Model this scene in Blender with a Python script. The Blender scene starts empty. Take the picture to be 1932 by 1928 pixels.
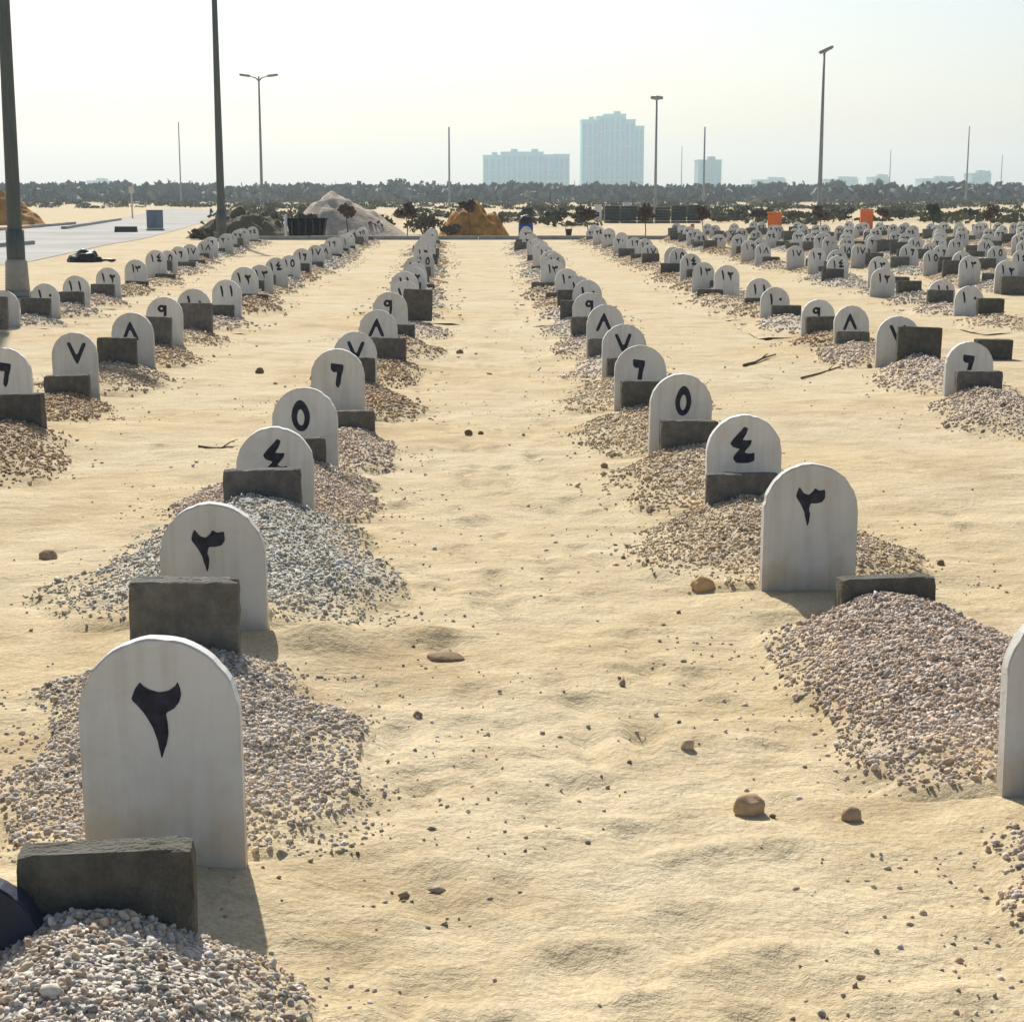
import bpy, bmesh, math, random
import numpy as np
from mathutils import Vector, Matrix

random.seed(7)
rng = np.random.default_rng(7)
scn = bpy.context.scene
COL = scn.collection
R = math.radians

# ------------------------------------------------------------------ camera
# pixels below are measured on a 1932 x 1928 view of the photograph
PW, PH, F = 1932.0, 1928.0, 3200.0
HOR, VPX, EYE = 365.0, 885.0, 1.70
pitch = math.atan((PH/2-HOR)/F)
yaw = math.atan((PW/2-VPX)/F)          # to the right of the rows (+Y)
cam_d = bpy.data.cameras.new('camera')
cam_d.sensor_fit = 'HORIZONTAL'; cam_d.sensor_width = 36.0
cam_d.lens = 36.0*F/PW
cam_d.clip_start = 0.05; cam_d.clip_end = 9000
cam = bpy.data.objects.new('camera', cam_d); COL.objects.link(cam)
cam.location = (0, 0, EYE)
cam.rotation_euler = (R(90)-pitch, 0, -yaw)
scn.camera = cam
FW = Vector((math.sin(yaw)*math.cos(pitch), math.cos(yaw)*math.cos(pitch), -math.sin(pitch)))
RT = Vector((math.cos(yaw), -math.sin(yaw), 0))
UP = RT.cross(FW)

# ------------------------------------------------------------------ world, sun, exposure
SUN_EL, SUN_AZ = R(41), R(-13)         # sun ahead of the camera, a little to the left
w = bpy.data.worlds.new('World'); scn.world = w; w.use_nodes = True
nt = w.node_tree; bg = nt.nodes['Background']
sky = nt.nodes.new('ShaderNodeTexSky'); sky.sky_type = 'NISHITA'
sky.sun_disc = False; sky.sun_elevation = SUN_EL; sky.sun_rotation = SUN_AZ
sky.air_density = 1.0; sky.dust_density = 1.9; sky.ozone_density = 2.0; sky.altitude = 0
nt.links.new(sky.outputs[0], bg.inputs[0]); bg.inputs[1].default_value = 0.086
sun_d = bpy.data.lights.new('sun', 'SUN'); sun_d.energy = 4.6; sun_d.angle = R(0.6)
sun_d.color = (1.0, 0.95, 0.86)
sun = bpy.data.objects.new('sun', sun_d); COL.objects.link(sun)
to_sun = Vector((math.sin(SUN_AZ)*math.cos(SUN_EL), math.cos(SUN_AZ)*math.cos(SUN_EL), math.sin(SUN_EL)))
sun.rotation_euler = to_sun.to_track_quat('Z', 'Y').to_euler()
sun.location = (0, 0, 30)
vs = scn.view_settings
scn.display_settings.display_device = 'sRGB'
vs.view_transform = 'Standard'; vs.look = 'None'; vs.gamma = 1.0; vs.use_curve_mapping = False
vs.exposure = 0.42

# ------------------------------------------------------------------ pixel helpers (a direction only; depth from the ground)
def ray(px, py):
    return FW + RT*((px-PW/2)/F) + UP*((PH/2-py)/F)
def G(px, py, z=0.0):
    d = ray(px, py); t = (z-EYE)/d.z
    return Vector((0, 0, EYE)) + d*t
def depth(p):                                   # distance ahead, horizontal
    return p.x*math.sin(yaw) + p.y*math.cos(yaw)
def at(px, D, py=HOR):                          # point on the ray at horizontal distance D
    d = ray(px, py); h = d.x*math.sin(yaw)+d.y*math.cos(yaw)
    return Vector((0, 0, EYE)) + d*(D/h)
def ground_at(px, D):
    lo = at(px, D, HOR)
    # iterate row so that z = 0 at that distance
    y = HOR + F*EYE/D
    for _ in range(6):
        p = at(px, D, y); y += p.z*F/D
    p = at(px, D, y); return Vector((p.x, p.y, 0))
def hz(D, py):                                  # height of a point at distance D seen on row py
    return at(PW/2, D, py).z

# ------------------------------------------------------------------ materials
def mat(name, c1, c2=None, scale=8.0, rough=0.85, bump=0.0, bscale=60.0, detail=6.0, spec=0.25,
        metal=0.0, objcolor=False, attr=None, coord='Object', sx=(1,1,1)):
    m = bpy.data.materials.new(name); m.use_nodes = True
    t = m.node_tree; b = t.nodes['Principled BSDF']
    b.inputs['Roughness'].default_value = rough
    b.inputs['Metallic'].default_value = metal
    b.inputs['Specular IOR Level'].default_value = spec
    tc = t.nodes.new('ShaderNodeTexCoord'); mp = t.nodes.new('ShaderNodeMapping')
    mp.inputs['Scale'].default_value = sx
    t.links.new(tc.outputs[coord], mp.inputs[0])
    n = t.nodes.new('ShaderNodeTexNoise'); n.inputs['Scale'].default_value = scale
    n.inputs['Detail'].default_value = detail; n.inputs['Roughness'].default_value = 0.6
    t.links.new(mp.outputs[0], n.inputs['Vector'])
    if c2 is None: c2 = tuple(x*0.8 for x in c1)
    rp = t.nodes.new('ShaderNodeValToRGB')
    rp.color_ramp.elements[0].position = 0.32; rp.color_ramp.elements[1].position = 0.68
    rp.color_ramp.elements[0].color = (*c2, 1); rp.color_ramp.elements[1].color = (*c1, 1)
    t.links.new(n.outputs['Fac'], rp.inputs[0])
    col = rp.outputs[0]
    if attr:
        a = t.nodes.new('ShaderNodeAttribute'); a.attribute_name = attr
        mx = t.nodes.new('ShaderNodeMix'); mx.data_type = 'RGBA'; mx.blend_type = 'MULTIPLY'
        mx.inputs['Factor'].default_value = 1.0
        t.links.new(col, mx.inputs['A']); t.links.new(a.outputs['Color'], mx.inputs['B']); col = mx.outputs['Result']
    if objcolor:
        oi = t.nodes.new('ShaderNodeObjectInfo')
        mx = t.nodes.new('ShaderNodeMix'); mx.data_type = 'RGBA'; mx.blend_type = 'MULTIPLY'
        mx.inputs['Factor'].default_value = 1.0
        t.links.new(col, mx.inputs['A']); t.links.new(oi.outputs['Color'], mx.inputs['B']); col = mx.outputs['Result']
    t.links.new(col, b.inputs['Base Color'])
    if bump:
        n2 = t.nodes.new('ShaderNodeTexNoise'); n2.inputs['Scale'].default_value = bscale
        n2.inputs['Detail'].default_value = 5.0
        t.links.new(mp.outputs[0], n2.inputs['Vector'])
        bp = t.nodes.new('ShaderNodeBump'); bp.inputs['Strength'].default_value = 1.0
        bp.inputs['Distance'].default_value = bump
        t.links.new(n2.outputs['Fac'], bp.inputs['Height']); t.links.new(bp.outputs[0], b.inputs['Normal'])
    return m

def sand_material(gravel=False):
    m = bpy.data.materials.new('gravelly_sand' if gravel else 'sand'); m.use_nodes = True
    t = m.node_tree; b = t.nodes['Principled BSDF']; L = t.links.new
    b.inputs['Roughness'].default_value = 0.95; b.inputs['Specular IOR Level'].default_value = 0.1
    geo = t.nodes.new('ShaderNodeNewGeometry')
    def noise(scale, detail, sx=(1, 1, 1), rough=0.55):
        mp = t.nodes.new('ShaderNodeMapping'); mp.inputs['Scale'].default_value = sx
        L(geo.outputs['Position'], mp.inputs[0])
        n = t.nodes.new('ShaderNodeTexNoise'); n.inputs['Scale'].default_value = scale
        n.inputs['Detail'].default_value = detail; n.inputs['Roughness'].default_value = rough
        L(mp.outputs[0], n.inputs['Vector']); return n.outputs['Fac']
    def ramp(src, p0, c0, p1, c1):
        r = t.nodes.new('ShaderNodeValToRGB'); e = r.color_ramp.elements
        e[0].position, e[1].position = p0, p1; e[0].color = (*c0, 1); e[1].color = (*c1, 1)
        L(src, r.inputs[0]); return r.outputs[0]
    def mix(kind, fac, a, bb):
        x = t.nodes.new('ShaderNodeMix'); x.data_type = 'RGBA'; x.blend_type = kind
        if isinstance(fac, float): x.inputs['Factor'].default_value = fac
        else: L(fac, x.inputs['Factor'])
        L(a, x.inputs['A']); L(bb, x.inputs['B']); return x.outputs['Result']
    big = ramp(noise(0.35, 4), 0.35, (0.59, 0.475, 0.285), 0.66, (0.635, 0.54, 0.37))
    mid = ramp(noise(2.6, 6, (1, 1.6, 1)), 0.30, (0.80, 0.77, 0.72), 0.62, (1.0, 1.0, 1.0))
    fine = ramp(noise(70, 5), 0.34, (0.74, 0.71, 0.67), 0.58, (1, 1, 1))
    grit = ramp(noise(190, 3), 0.28, (0.55, 0.50, 0.45), 0.38, (1, 1, 1))
    scuff = ramp(noise(1.1, 9, (1, 1.3, 1), 0.72), 0.36, (0.66, 0.60, 0.52), 0.50, (1.0, 1.0, 1.0))
    c = mix('MULTIPLY', 0.55, big, scuff); c = mix('MULTIPLY', 0.8, c, mid); c = mix('MULTIPLY', 0.75, c, fine); c = mix('MULTIPLY', 0.6, c, grit)
    if gravel:
        at_ = t.nodes.new('ShaderNodeAttribute'); at_.attribute_name = 'tint'
        oi = t.nodes.new('ShaderNodeObjectInfo')
        vo = t.nodes.new('ShaderNodeTexVoronoi'); vo.inputs['Scale'].default_value = 62; L(geo.outputs['Position'], vo.inputs['Vector'])
        sp = t.nodes.new('ShaderNodeSeparateColor'); L(vo.outputs['Color'], sp.inputs[0])
        tone = ramp(sp.outputs[0], 0.0, (0.45, 0.44, 0.43), 1.0, (1.0, 0.98, 0.96))
        gc = mix('MULTIPLY', 1.0, tone, oi.outputs['Color'])
        c = mix('MIX', at_.outputs['Fac'], c, gc)
    L(c, b.inputs['Base Color'])
    def bump(src, dist, prev=None):
        bp = t.nodes.new('ShaderNodeBump'); bp.inputs['Strength'].default_value = 1.0
        bp.inputs['Distance'].default_value = dist; L(src, bp.inputs['Height'])
        if prev: L(prev, bp.inputs['Normal'])
        return bp.outputs[0]
    nb = bump(noise(6.0, 5, (0.9, 1.15, 1)), 0.022)
    nb = bump(noise(32, 5), 0.010, nb); nb = bump(noise(150, 3), 0.0035, nb)
    if gravel:
        inv = t.nodes.new('ShaderNodeMath'); inv.operation = 'MULTIPLY'; L(at_.outputs['Fac'], inv.inputs[1]); L(vo.outputs['Distance'], inv.inputs[0])
        nb = bump(inv.outputs[0], -0.02, nb)
    L(nb, b.inputs['Normal'])
    return m

M = {}
M['sand'] = sand_material()
M['mound'] = sand_material(True)
M['pebble'] = mat('pebble', (0.9, 0.88, 0.85), (0.62, 0.58, 0.54), scale=45, rough=0.8, attr='tint', objcolor=True)
def marker_material():
    m = mat('lime_washed_concrete', (0.74, 0.73, 0.69), (0.66, 0.65, 0.61), scale=5, rough=0.8, bump=0.0025, bscale=55, detail=8)
    t = m.node_tree; b = t.nodes['Principled BSDF']; L = t.links.new
    src = b.inputs['Base Color'].links[0].from_socket
    tc = t.nodes.new('ShaderNodeTexCoord'); sp = t.nodes.new('ShaderNodeSeparateXYZ')
    L(tc.outputs['Object'], sp.inputs[0])
    oi = t.nodes.new('ShaderNodeObjectInfo'); cb = t.nodes.new('ShaderNodeCombineXYZ')
    for k in range(3): L(oi.outputs['Random'], cb.inputs[k])
    ad = t.nodes.new('ShaderNodeVectorMath'); ad.operation = 'MULTIPLY_ADD'
    ad.inputs[1].default_value = (1, 1, 1); L(tc.outputs['Object'], ad.inputs[0])
    sc = t.nodes.new('ShaderNodeVectorMath'); sc.operation = 'SCALE'; sc.inputs['Scale'].default_value = 31.0
    L(cb.outputs[0], sc.inputs[0]); L(sc.outputs[0], ad.inputs[2])
    # splashed dust with a ragged upper edge, and faint run marks
    n = t.nodes.new('ShaderNodeTexNoise'); n.inputs['Scale'].default_value = 9; n.inputs['Detail'].default_value = 7
    L(ad.outputs[0], n.inputs['Vector'])
    ma = t.nodes.new('ShaderNodeMath'); ma.operation = 'MULTIPLY_ADD'; ma.inputs[1].default_value = 0.50; L(n.outputs['Fac'], ma.inputs[0])
    mi = t.nodes.new('ShaderNodeMath'); mi.operation = 'MULTIPLY'; mi.inputs[1].default_value = -1.0; L(sp.outputs['Z'], mi.inputs[0])
    L(mi.outputs[0], ma.inputs[2])
    rp = t.nodes.new('ShaderNodeValToRGB'); rp.color_ramp.elements[0].position = 0.0; rp.color_ramp.elements[1].position = 0.20
    rp.color_ramp.elements[0].color = (0, 0, 0, 1); rp.color_ramp.elements[1].color = (0.72, 0.72, 0.72, 1)
    L(ma.outputs[0], rp.inputs[0])
    mx = t.nodes.new('ShaderNodeMix'); mx.data_type = 'RGBA'; L(rp.outputs[0], mx.inputs['Factor'])
    L(src, mx.inputs['A']); mx.inputs['B'].default_value = (0.62, 0.52, 0.38, 1)
    mp = t.nodes.new('ShaderNodeMapping'); mp.inputs['Scale'].default_value = (26, 26, 2.2); L(ad.outputs[0], mp.inputs[0])
    n3 = t.nodes.new('ShaderNodeTexNoise'); n3.inputs['Scale'].default_value = 1.0; n3.inputs['Detail'].default_value = 5
    L(mp.outputs[0], n3.inputs['Vector'])
    r3 = t.nodes.new('ShaderNodeValToRGB'); r3.color_ramp.elements[0].position = 0.30; r3.color_ramp.elements[1].position = 0.55
    r3.color_ramp.elements[0].color = (0.74, 0.71, 0.66, 1); r3.color_ramp.elements[1].color = (1, 1, 1, 1)
    L(n3.outputs['Fac'], r3.inputs[0])
    m3 = t.nodes.new('ShaderNodeMix'); m3.data_type = 'RGBA'; m3.blend_type = 'MULTIPLY'; m3.inputs['Factor'].default_value = 0.4
    L(mx.outputs['Result'], m3.inputs['A']); L(r3.outputs[0], m3.inputs['B'])
    n4 = t.nodes.new('ShaderNodeTexNoise'); n4.inputs['Scale'].default_value = 4.0; n4.inputs['Detail'].default_value = 9; n4.inputs['Roughness'].default_value = 0.7
    L(ad.outputs[0], n4.inputs['Vector'])
    r4 = t.nodes.new('ShaderNodeValToRGB'); r4.color_ramp.elements[0].position = 0.30; r4.color_ramp.elements[1].position = 0.52
    r4.color_ramp.elements[0].color = (0.78, 0.74, 0.68, 1); r4.color_ramp.elements[1].color = (1, 1, 1, 1); L(n4.outputs['Fac'], r4.inputs[0])
    m4 = t.nodes.new('ShaderNodeMix'); m4.data_type = 'RGBA'; m4.blend_type = 'MULTIPLY'; m4.inputs['Factor'].default_value = 0.5
    L(m3.outputs['Result'], m4.inputs['A']); L(r4.outputs[0], m4.inputs['B'])
    vr = t.nodes.new('ShaderNodeMapRange'); vr.inputs['To Min'].default_value = 0.86; vr.inputs['To Max'].default_value = 1.06; L(oi.outputs['Random'], vr.inputs[0])
    m5 = t.nodes.new('ShaderNodeVectorMath'); m5.operation = 'SCALE'; L(m4.outputs['Result'], m5.inputs[0]); L(vr.outputs[0], m5.inputs['Scale'])
    L(m5.outputs[0], b.inputs['Base Color'])
    return m
M['marker'] = marker_material()
M['paint'] = mat('navy_black_paint', (0.045, 0.047, 0.07), (0.010, 0.011, 0.022), scale=26, rough=0.6)
M['block'] = mat('grey_concrete_block', (0.205, 0.195, 0.17), (0.115, 0.11, 0.095), scale=16, rough=0.95, bump=0.012, bscale=95, objcolor=True)
M['rock'] = mat('rock', (0.46, 0.35, 0.23), (0.30, 0.22, 0.14), scale=14, rough=0.9, bump=0.006, bscale=40, objcolor=True)
M['wood'] = mat('dry_wood', (0.20, 0.14, 0.085), (0.10, 0.07, 0.045), scale=20, rough=0.9, bump=0.003, bscale=60)
M['pole'] = mat('grey_green_pole', (0.105, 0.125, 0.115), (0.075, 0.09, 0.085), scale=3, rough=0.6, sx=(8, 8, 1))
M['galv'] = mat('galvanised_steel', (0.30, 0.32, 0.32), (0.22, 0.24, 0.24), scale=3, rough=0.5, metal=0.4)
M['lens'] = mat('lamp_glass', (0.45, 0.47, 0.47), (0.38, 0.4, 0.4), rough=0.3)
M['asphalt'] = mat('pale_asphalt', (0.40, 0.39, 0.35), (0.25, 0.245, 0.22), scale=0.22, rough=0.9, bump=0.004, bscale=40)
M['kerb'] = mat('kerb_concrete', (0.36, 0.35, 0.32), (0.26, 0.25, 0.23), scale=4, rough=0.9)
M['black'] = mat('black_plastic', (0.018, 0.018, 0.02), (0.012, 0.012, 0.013), scale=5, rough=0.45)
M['dark'] = mat('dark_painted_slab', (0.05, 0.055, 0.08), (0.035, 0.04, 0.055), scale=6, rough=0.7, bump=0.002)
M['orange'] = mat('orange_plastic', (0.80, 0.19, 0.03), (0.68, 0.15, 0.025), scale=4, rough=0.5)
M['blue'] = mat('blue_plastic', (0.025, 0.06, 0.28), (0.02, 0.045, 0.2), scale=4, rough=0.45)
M['bluegrey'] = mat('blue_grey_paint', (0.20, 0.25, 0.32), (0.15, 0.19, 0.25), scale=2, rough=0.6)
M['white'] = mat('white_paint', (0.75, 0.75, 0.72), (0.66, 0.66, 0.63), scale=3, rough=0.6)
M['cream'] = mat('cream_paint', (0.7, 0.66, 0.5), (0.6, 0.56, 0.42), scale=3, rough=0.6)
M['skip'] = mat('dark_green_steel', (0.045, 0.06, 0.05), (0.03, 0.04, 0.035), scale=2, rough=0.6)
M['grey_gravel'] = mat('grey_gravel_heap', (0.55, 0.46, 0.36), (0.38, 0.31, 0.235), scale=5, rough=0.95, bump=0.05, bscale=12)
M['orange_soil'] = mat('orange_soil', (0.62, 0.30, 0.06), (0.20, 0.09, 0.025), scale=2.2, rough=0.95, bump=0.06, bscale=6)
M['brush'] = mat('dry_brush', (0.16, 0.13, 0.07), (0.075, 0.07, 0.04), scale=2, rough=0.9)
M['leaf'] = mat('dusty_leaf', (0.085, 0.105, 0.055), (0.045, 0.062, 0.035), scale=0.8, rough=0.8)
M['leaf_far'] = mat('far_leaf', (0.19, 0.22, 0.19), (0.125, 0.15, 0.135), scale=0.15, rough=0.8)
M['leaf_brown'] = mat('brown_leaf', (0.13, 0.065, 0.04), (0.06, 0.04, 0.03), scale=4, rough=0.85)
M['scrub'] = mat('scrub_leaf', (0.15, 0.145, 0.07), (0.06, 0.065, 0.035), scale=0.2, rough=0.9)
M['bark'] = mat('bark', (0.14, 0.10, 0.07), (0.08, 0.06, 0.045), scale=12, rough=0.9)
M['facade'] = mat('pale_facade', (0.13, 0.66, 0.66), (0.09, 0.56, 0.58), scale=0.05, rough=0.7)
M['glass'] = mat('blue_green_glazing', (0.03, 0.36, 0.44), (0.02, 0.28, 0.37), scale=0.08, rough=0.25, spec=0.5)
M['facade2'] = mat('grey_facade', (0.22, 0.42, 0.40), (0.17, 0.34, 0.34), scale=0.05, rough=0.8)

# ------------------------------------------------------------------ object helpers
def link(name, me, m=None, parent=None):
    o = bpy.data.objects.new(name, me); COL.objects.link(o)
    if m is not None and me is not None and len(me.materials) == 0: me.materials.append(m)
    if parent: o.parent = parent
    return o
def tag(o, label=None, cat=None, group=None, kind=None):
    if label: o['label'] = label
    if cat: o['category'] = cat
    if group: o['group'] = group
    if kind: o['kind'] = kind
    return o
def empty(name, loc, rz=0.0):
    o = bpy.data.objects.new(name, None); COL.objects.link(o)
    o.empty_display_size = 0.1; o.location = loc; o.rotation_euler = (0, 0, rz); return o
def np_mesh(name, V, Fc, smooth=False, tint=None):
    V = np.asarray(V, np.float32); Fc = np.asarray(Fc, np.int32)
    me = bpy.data.meshes.new(name); k = Fc.shape[1]
    me.vertices.add(len(V)); me.vertices.foreach_set('co', V.ravel())
    me.loops.add(Fc.size); me.loops.foreach_set('vertex_index', Fc.ravel())
    me.polygons.add(len(Fc)); me.polygons.foreach_set('loop_start', np.arange(0, Fc.size, k, dtype=np.int32))
    if smooth: me.polygons.foreach_set('use_smooth', np.ones(len(Fc), bool))
    me.update(calc_edges=True)
    if tint is not None:
        a = me.attributes.new('tint', 'FLOAT_COLOR', 'POINT')
        c = np.ones((len(V), 4), np.float32); c[:, :3] = tint; a.data.foreach_set('color', c.ravel())
    me.validate(); return me
def bm_mesh(name, bm, smooth=False):
    bmesh.ops.recalc_face_normals(bm, faces=bm.faces)
    me = bpy.data.meshes.new(name); bm.to_mesh(me); bm.free()
    if smooth:
        for p in me.polygons: p.use_smooth = True
    return me
def add_box(bm, c, s, rot=None, bevel=0.0):
    mtx = Matrix.Translation(c) @ (rot.to_4x4() if rot else Matrix.Identity(4)) @ Matrix.Diagonal((*s, 1))
    r = bmesh.ops.create_cube(bm, size=1.0, matrix=mtx)
    if bevel:
        es = list({e for v in r['verts'] for e in v.link_edges})
        bmesh.ops.bevel(bm, geom=es, offset=bevel, segments=2, affect='EDGES')
def add_tube(bm, pts, rad, seg=10, cap=True):
    rings = []
    for i, p in enumerate(pts):
        p = Vector(p)
        a = Vector(pts[max(i-1, 0)]); b = Vector(pts[min(i+1, len(pts)-1)])
        d = (b-a).normalized(); q = d.to_track_quat('Z', 'Y'); rr = rad[i] if hasattr(rad, '__len__') else rad
        rings.append([bm.verts.new(p + q @ Vector((rr*math.cos(2*math.pi*k/seg), rr*math.sin(2*math.pi*k/seg), 0))) for k in range(seg)])
    for a, b in zip(rings[:-1], rings[1:]):
        for k in range(seg): bm.faces.new((a[k], a[(k+1) % seg], b[(k+1) % seg], b[k]))
    if cap: bm.faces.new(rings[0][::-1]); bm.faces.new(rings[-1])
def box_part(name, c, s, m, parent, bevel=0.0, rot=None):
    bm = bmesh.new(); add_box(bm, c, s, rot, bevel); return link(name, bm_mesh(name, bm), m, parent)
def tube_part(name, pts, rad, m, parent, seg=10):
    bm = bmesh.new(); add_tube(bm, pts, rad, seg); return link(name, bm_mesh(name, bm, True), m, parent)

# ------------------------------------------------------------------ noise
def vnoise(x, y, seed=0):
    xi = np.floor(x).astype(np.int64); yi = np.floor(y).astype(np.int64)
    xf = x-xi; yf = y-yi
    def h(a, b):
        n = (a*374761393 + b*668265263 + seed*1442695041) & 0xffffffff
        n = ((n ^ (n >> 13))*1274126177) & 0xffffffff
        return ((n ^ (n >> 16)) & 0xffff)/32767.5-1.0
    u = xf*xf*xf*(xf*(xf*6-15)+10); v = yf*yf*yf*(yf*(yf*6-15)+10)
    a, b, c, d = h(xi, yi), h(xi+1, yi), h(xi, yi+1), h(xi+1, yi+1)
    return (a*(1-u)+b*u)*(1-v)+(c*(1-u)+d*u)*v
def fbm(x, y, seed, oct=4):
    s = 0; a = 1.0
    for k in range(oct):
        s = s + a*vnoise(x*2**k+k*17.3, y*2**k-k*9.1, seed+k); a *= 0.5
    return s

# ------------------------------------------------------------------ the graves: table measured in the photograph
# row, number, marker centre x, marker foot y, marker top y, block (x0, x1, top y, foot y or None)
ROWN = {'L': 'the row just left of the middle path', 'R': 'the row just right of the middle path',
        'LL': 'the second row left of the middle path', 'LLL': 'the third row left of the middle path',
        'RR': 'the second row right of the middle path', 'R3': 'the third row right of the middle path',
        'R4': 'the fourth row right of the middle path', 'R5': 'the fifth row right of the middle path',
        'R6': 'the sixth row right of the middle path', 'R7': 'the seventh row right of the middle path',
        'R8': 'the eighth row right of the middle path', 'R9': 'the ninth row right of the middle path',
        'R10': 'the tenth row right of the middle path'}
T = [
 ('L', 2, 317, 1640, 1205, (40, 383, 1597, 1832)), ('L', 3, 410, 1207, 948, (250, 458, 1092, 1292)),
 ('L', 4, 522, 985, 805, (425, 572, 885, 1010)), ('L', 5, 578, 892, 732, (500, 617, 826, 915)),
 ('L', 6, 640, 795, 658, (612, 706, 775, 838)), ('L', 7, 669, 738, 626, (628, 709, 675, 752)),
 ('L', 8, 712, 690, 585, (700, 763, 637, 700)), ('L', 9, 738, 648, 551, (724, 780, 612, 658)),
 ('L', 10, 768, 612, 530, (762, 816, 546, 620)),
 ('R', 2, 2015, 1512, 1140, (2030, 2300, 1470, None)), ('R', 3, 1522, 1130, 875, (1575, 1762, 1088, 1200)),
 ('R', 4, 1400, 972, 782, (1330, 1467, 893, 990)), ('R', 5, 1280, 868, 705, (1246, 1348, 793, 885)),
 ('R', 6, 1207, 786, 652, (1170, 1262, 718, 800)), ('R', 7, 1176, 728, 612, (1144, 1222, 675, 738)),
 ('R', 8, 1141, 685, 575, (1110, 1178, 638, 694)), ('R', 9, 1115, 645, 552, (1078, 1136, 597, 652)),
 ('LL', 6, 15, 800, 657, (-30, 88, 743, 835)), ('LL', 7, 145, 748, 627, (88, 172, 708, 762)),
 ('LL', 8, 255, 702, 590, (187, 260, 637, 712)), ('LL', 9, 312, 658, 560, (262, 325, 597, 672)),
 ('LL', 10, 368, 628, 545, (342, 402, 572, 640)), ('LL', 11, 428, 602, 528, (392, 442, 575, 612)),
 ('LLL', 9, 8, 622, 548, (-30, 8, 560, 632)), ('LLL', 10, 86, 602, 535, (42, 97, 562, 612)),
 ('LLL', 11, 145, 582, 520, (113, 160, 550, 592)), ('LLL', 12, 206, 563, 505, (173, 217, 536, 572)),
 ('LLL', 13, 257, 545, 490, (238, 280, 530, 552)),
 ('RR', 6, 1823, 755, 645, (1800, 1887, 700, 768)), ('RR', 7, 1690, 698, 597, (1690, 1772, 617, 706)),
 ('RR', 8, 1607, 658, 577, (1575, 1638, 625, 668)), ('RR', 9, 1541, 640, 565, (1525, 1573, 597, 648)),
 ('RR', 10, 1460, 606, 542, (1455, 1510, 576, 614)), ('RR', 11, 1430, 588, 525, (1410, 1446, 562, 592)),
 ('R3', 9, 1960, 630, 552, (1990, 2040, 590, 640)), ('R3', 10, 1825, 602, 540, (1842, 1890, 563, 610)), ('R3', 11, 1775, 580, 528, (1748, 1796, 547, 588)),
 ('R3', 12, 1663, 560, 506, (1690, 1737, 530, 572)),
]
END = {'L': (815, 60, 24), 'R': (988, 60, 24), 'LL': (688, 60, 24), 'LLL': (482, 60, 24), 'RR': (1112, 62, 25), 'R3': (1258, 66, 26),
       'R4': (None, 68, 26), 'R5': (None, 70, 26), 'R6': (None, 70, 26), 'R7': (None, 71, 26), 'R8': (None, 71, 26), 'R9': (None, 71, 26), 'R10': (None, 71, 26)}
ONES = 'zero one two three four five six seven eight nine ten eleven twelve thirteen fourteen fifteen sixteen seventeen eighteen nineteen'.split()
def word(n): return ONES[n] if n < 20 else ('twenty', 'thirty')[n//10-2] + ('' if n % 10 == 0 else '-'+ONES[n % 10])
graves = []
for row, n, cx, by, ty, blk in T:
    p = G(cx, by); D = depth(p)
    graves.append(dict(row=row, n=n, p=p, D=D, top=hz(D, ty), blk=blk))
def fill(row, start_D, start_X, n0, end_D, end_X):
    D, n = start_D, n0
    while True:
        D += (2.42 if row in ('L', 'R', 'LL', 'LLL', 'RR') else 2.0) + random.uniform(-0.16, 0.16); n += 1
        if D > end_D: break
        s = (D-start_D)/(end_D-start_D)
        jx = 0.10 if row in ('L', 'R', 'LL', 'LLL') else (0.18 if row == 'RR' else 0.42)
        X = start_X+(end_X-start_X)*s + random.uniform(-jx, jx)
        graves.append(dict(row=row, n=n, p=Vector((X, D, 0)), D=D, top=random.uniform(0.52, 0.62), blk=None))
for row in ('L', 'R', 'LL', 'LLL', 'RR', 'R3'):
    g = [g for g in graves if g['row'] == row][-1]
    ex, eD, _ = END[row]; e = ground_at(ex, eD)
    fill(row, g['p'].y, g['p'].x, g['n'], e.y, e.x)
for i, row in enumerate(('R4', 'R5', 'R6', 'R7', 'R8', 'R9', 'R10')):
    X = 9.2+1.95*i; y0 = X/0.327-1.0
    fill(row, y0, X, int(round((y0-3.0)/2.42))+1, END[row][1], X+0.35)

# blocks and mounds
for i, g in enumerate(graves):
    b = g['blk']; D = g['D']; W = 0.40
    if b:
        x0, x1, ty, fy = b
        Db = depth(G((x0+x1)/2, fy)) if fy else D-0.35
        Db = min(Db, D-0.13)
        c = ground_at((x0+x1)/2, Db); W = (x1-x0)*Db/F
        W = min(max(W, 0.36), 0.43)
        g['bp'] = c; g['btop'] = max(hz(Db, ty), 0.12); g['bW'] = W
    else:
        g['bp'] = Vector((g['p'].x+random.uniform(-0.22, 0.22)*(1 if g['row'] in ('L', 'R', 'LL', 'LLL') else 1.7), g['p'].y-random.uniform(0.18, 0.42), 0))
        g['btop'] = random.uniform(0.16, 0.36) if g['row'] in ('L', 'R', 'LL', 'LLL', 'RR') else random.uniform(0.22, 0.44); g['bW'] = random.uniform(0.38, 0.42)
rows = {}
for g in graves: rows.setdefault(g['row'], []).append(g)
mounds = []
for row, gs in rows.items():
    for a, b in zip(gs[:-1], gs[1:]): mounds.append((row, a['n'], a['p'].copy(), b['bp'].copy()))
    a = gs[-1]; mounds.append((row, a['n'], a['p'].copy(), a['p']+Vector((0.02, 2.0, 0))))
    b = gs[0]
    if row in ('L', 'R', 'LL', 'RR'):
        mounds.append((row, b['n']-1, b['bp']+Vector(({'L': 0.0, 'R': 0.06}.get(row, 0.1), -1.95, 0)), b['bp'].copy()))

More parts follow.
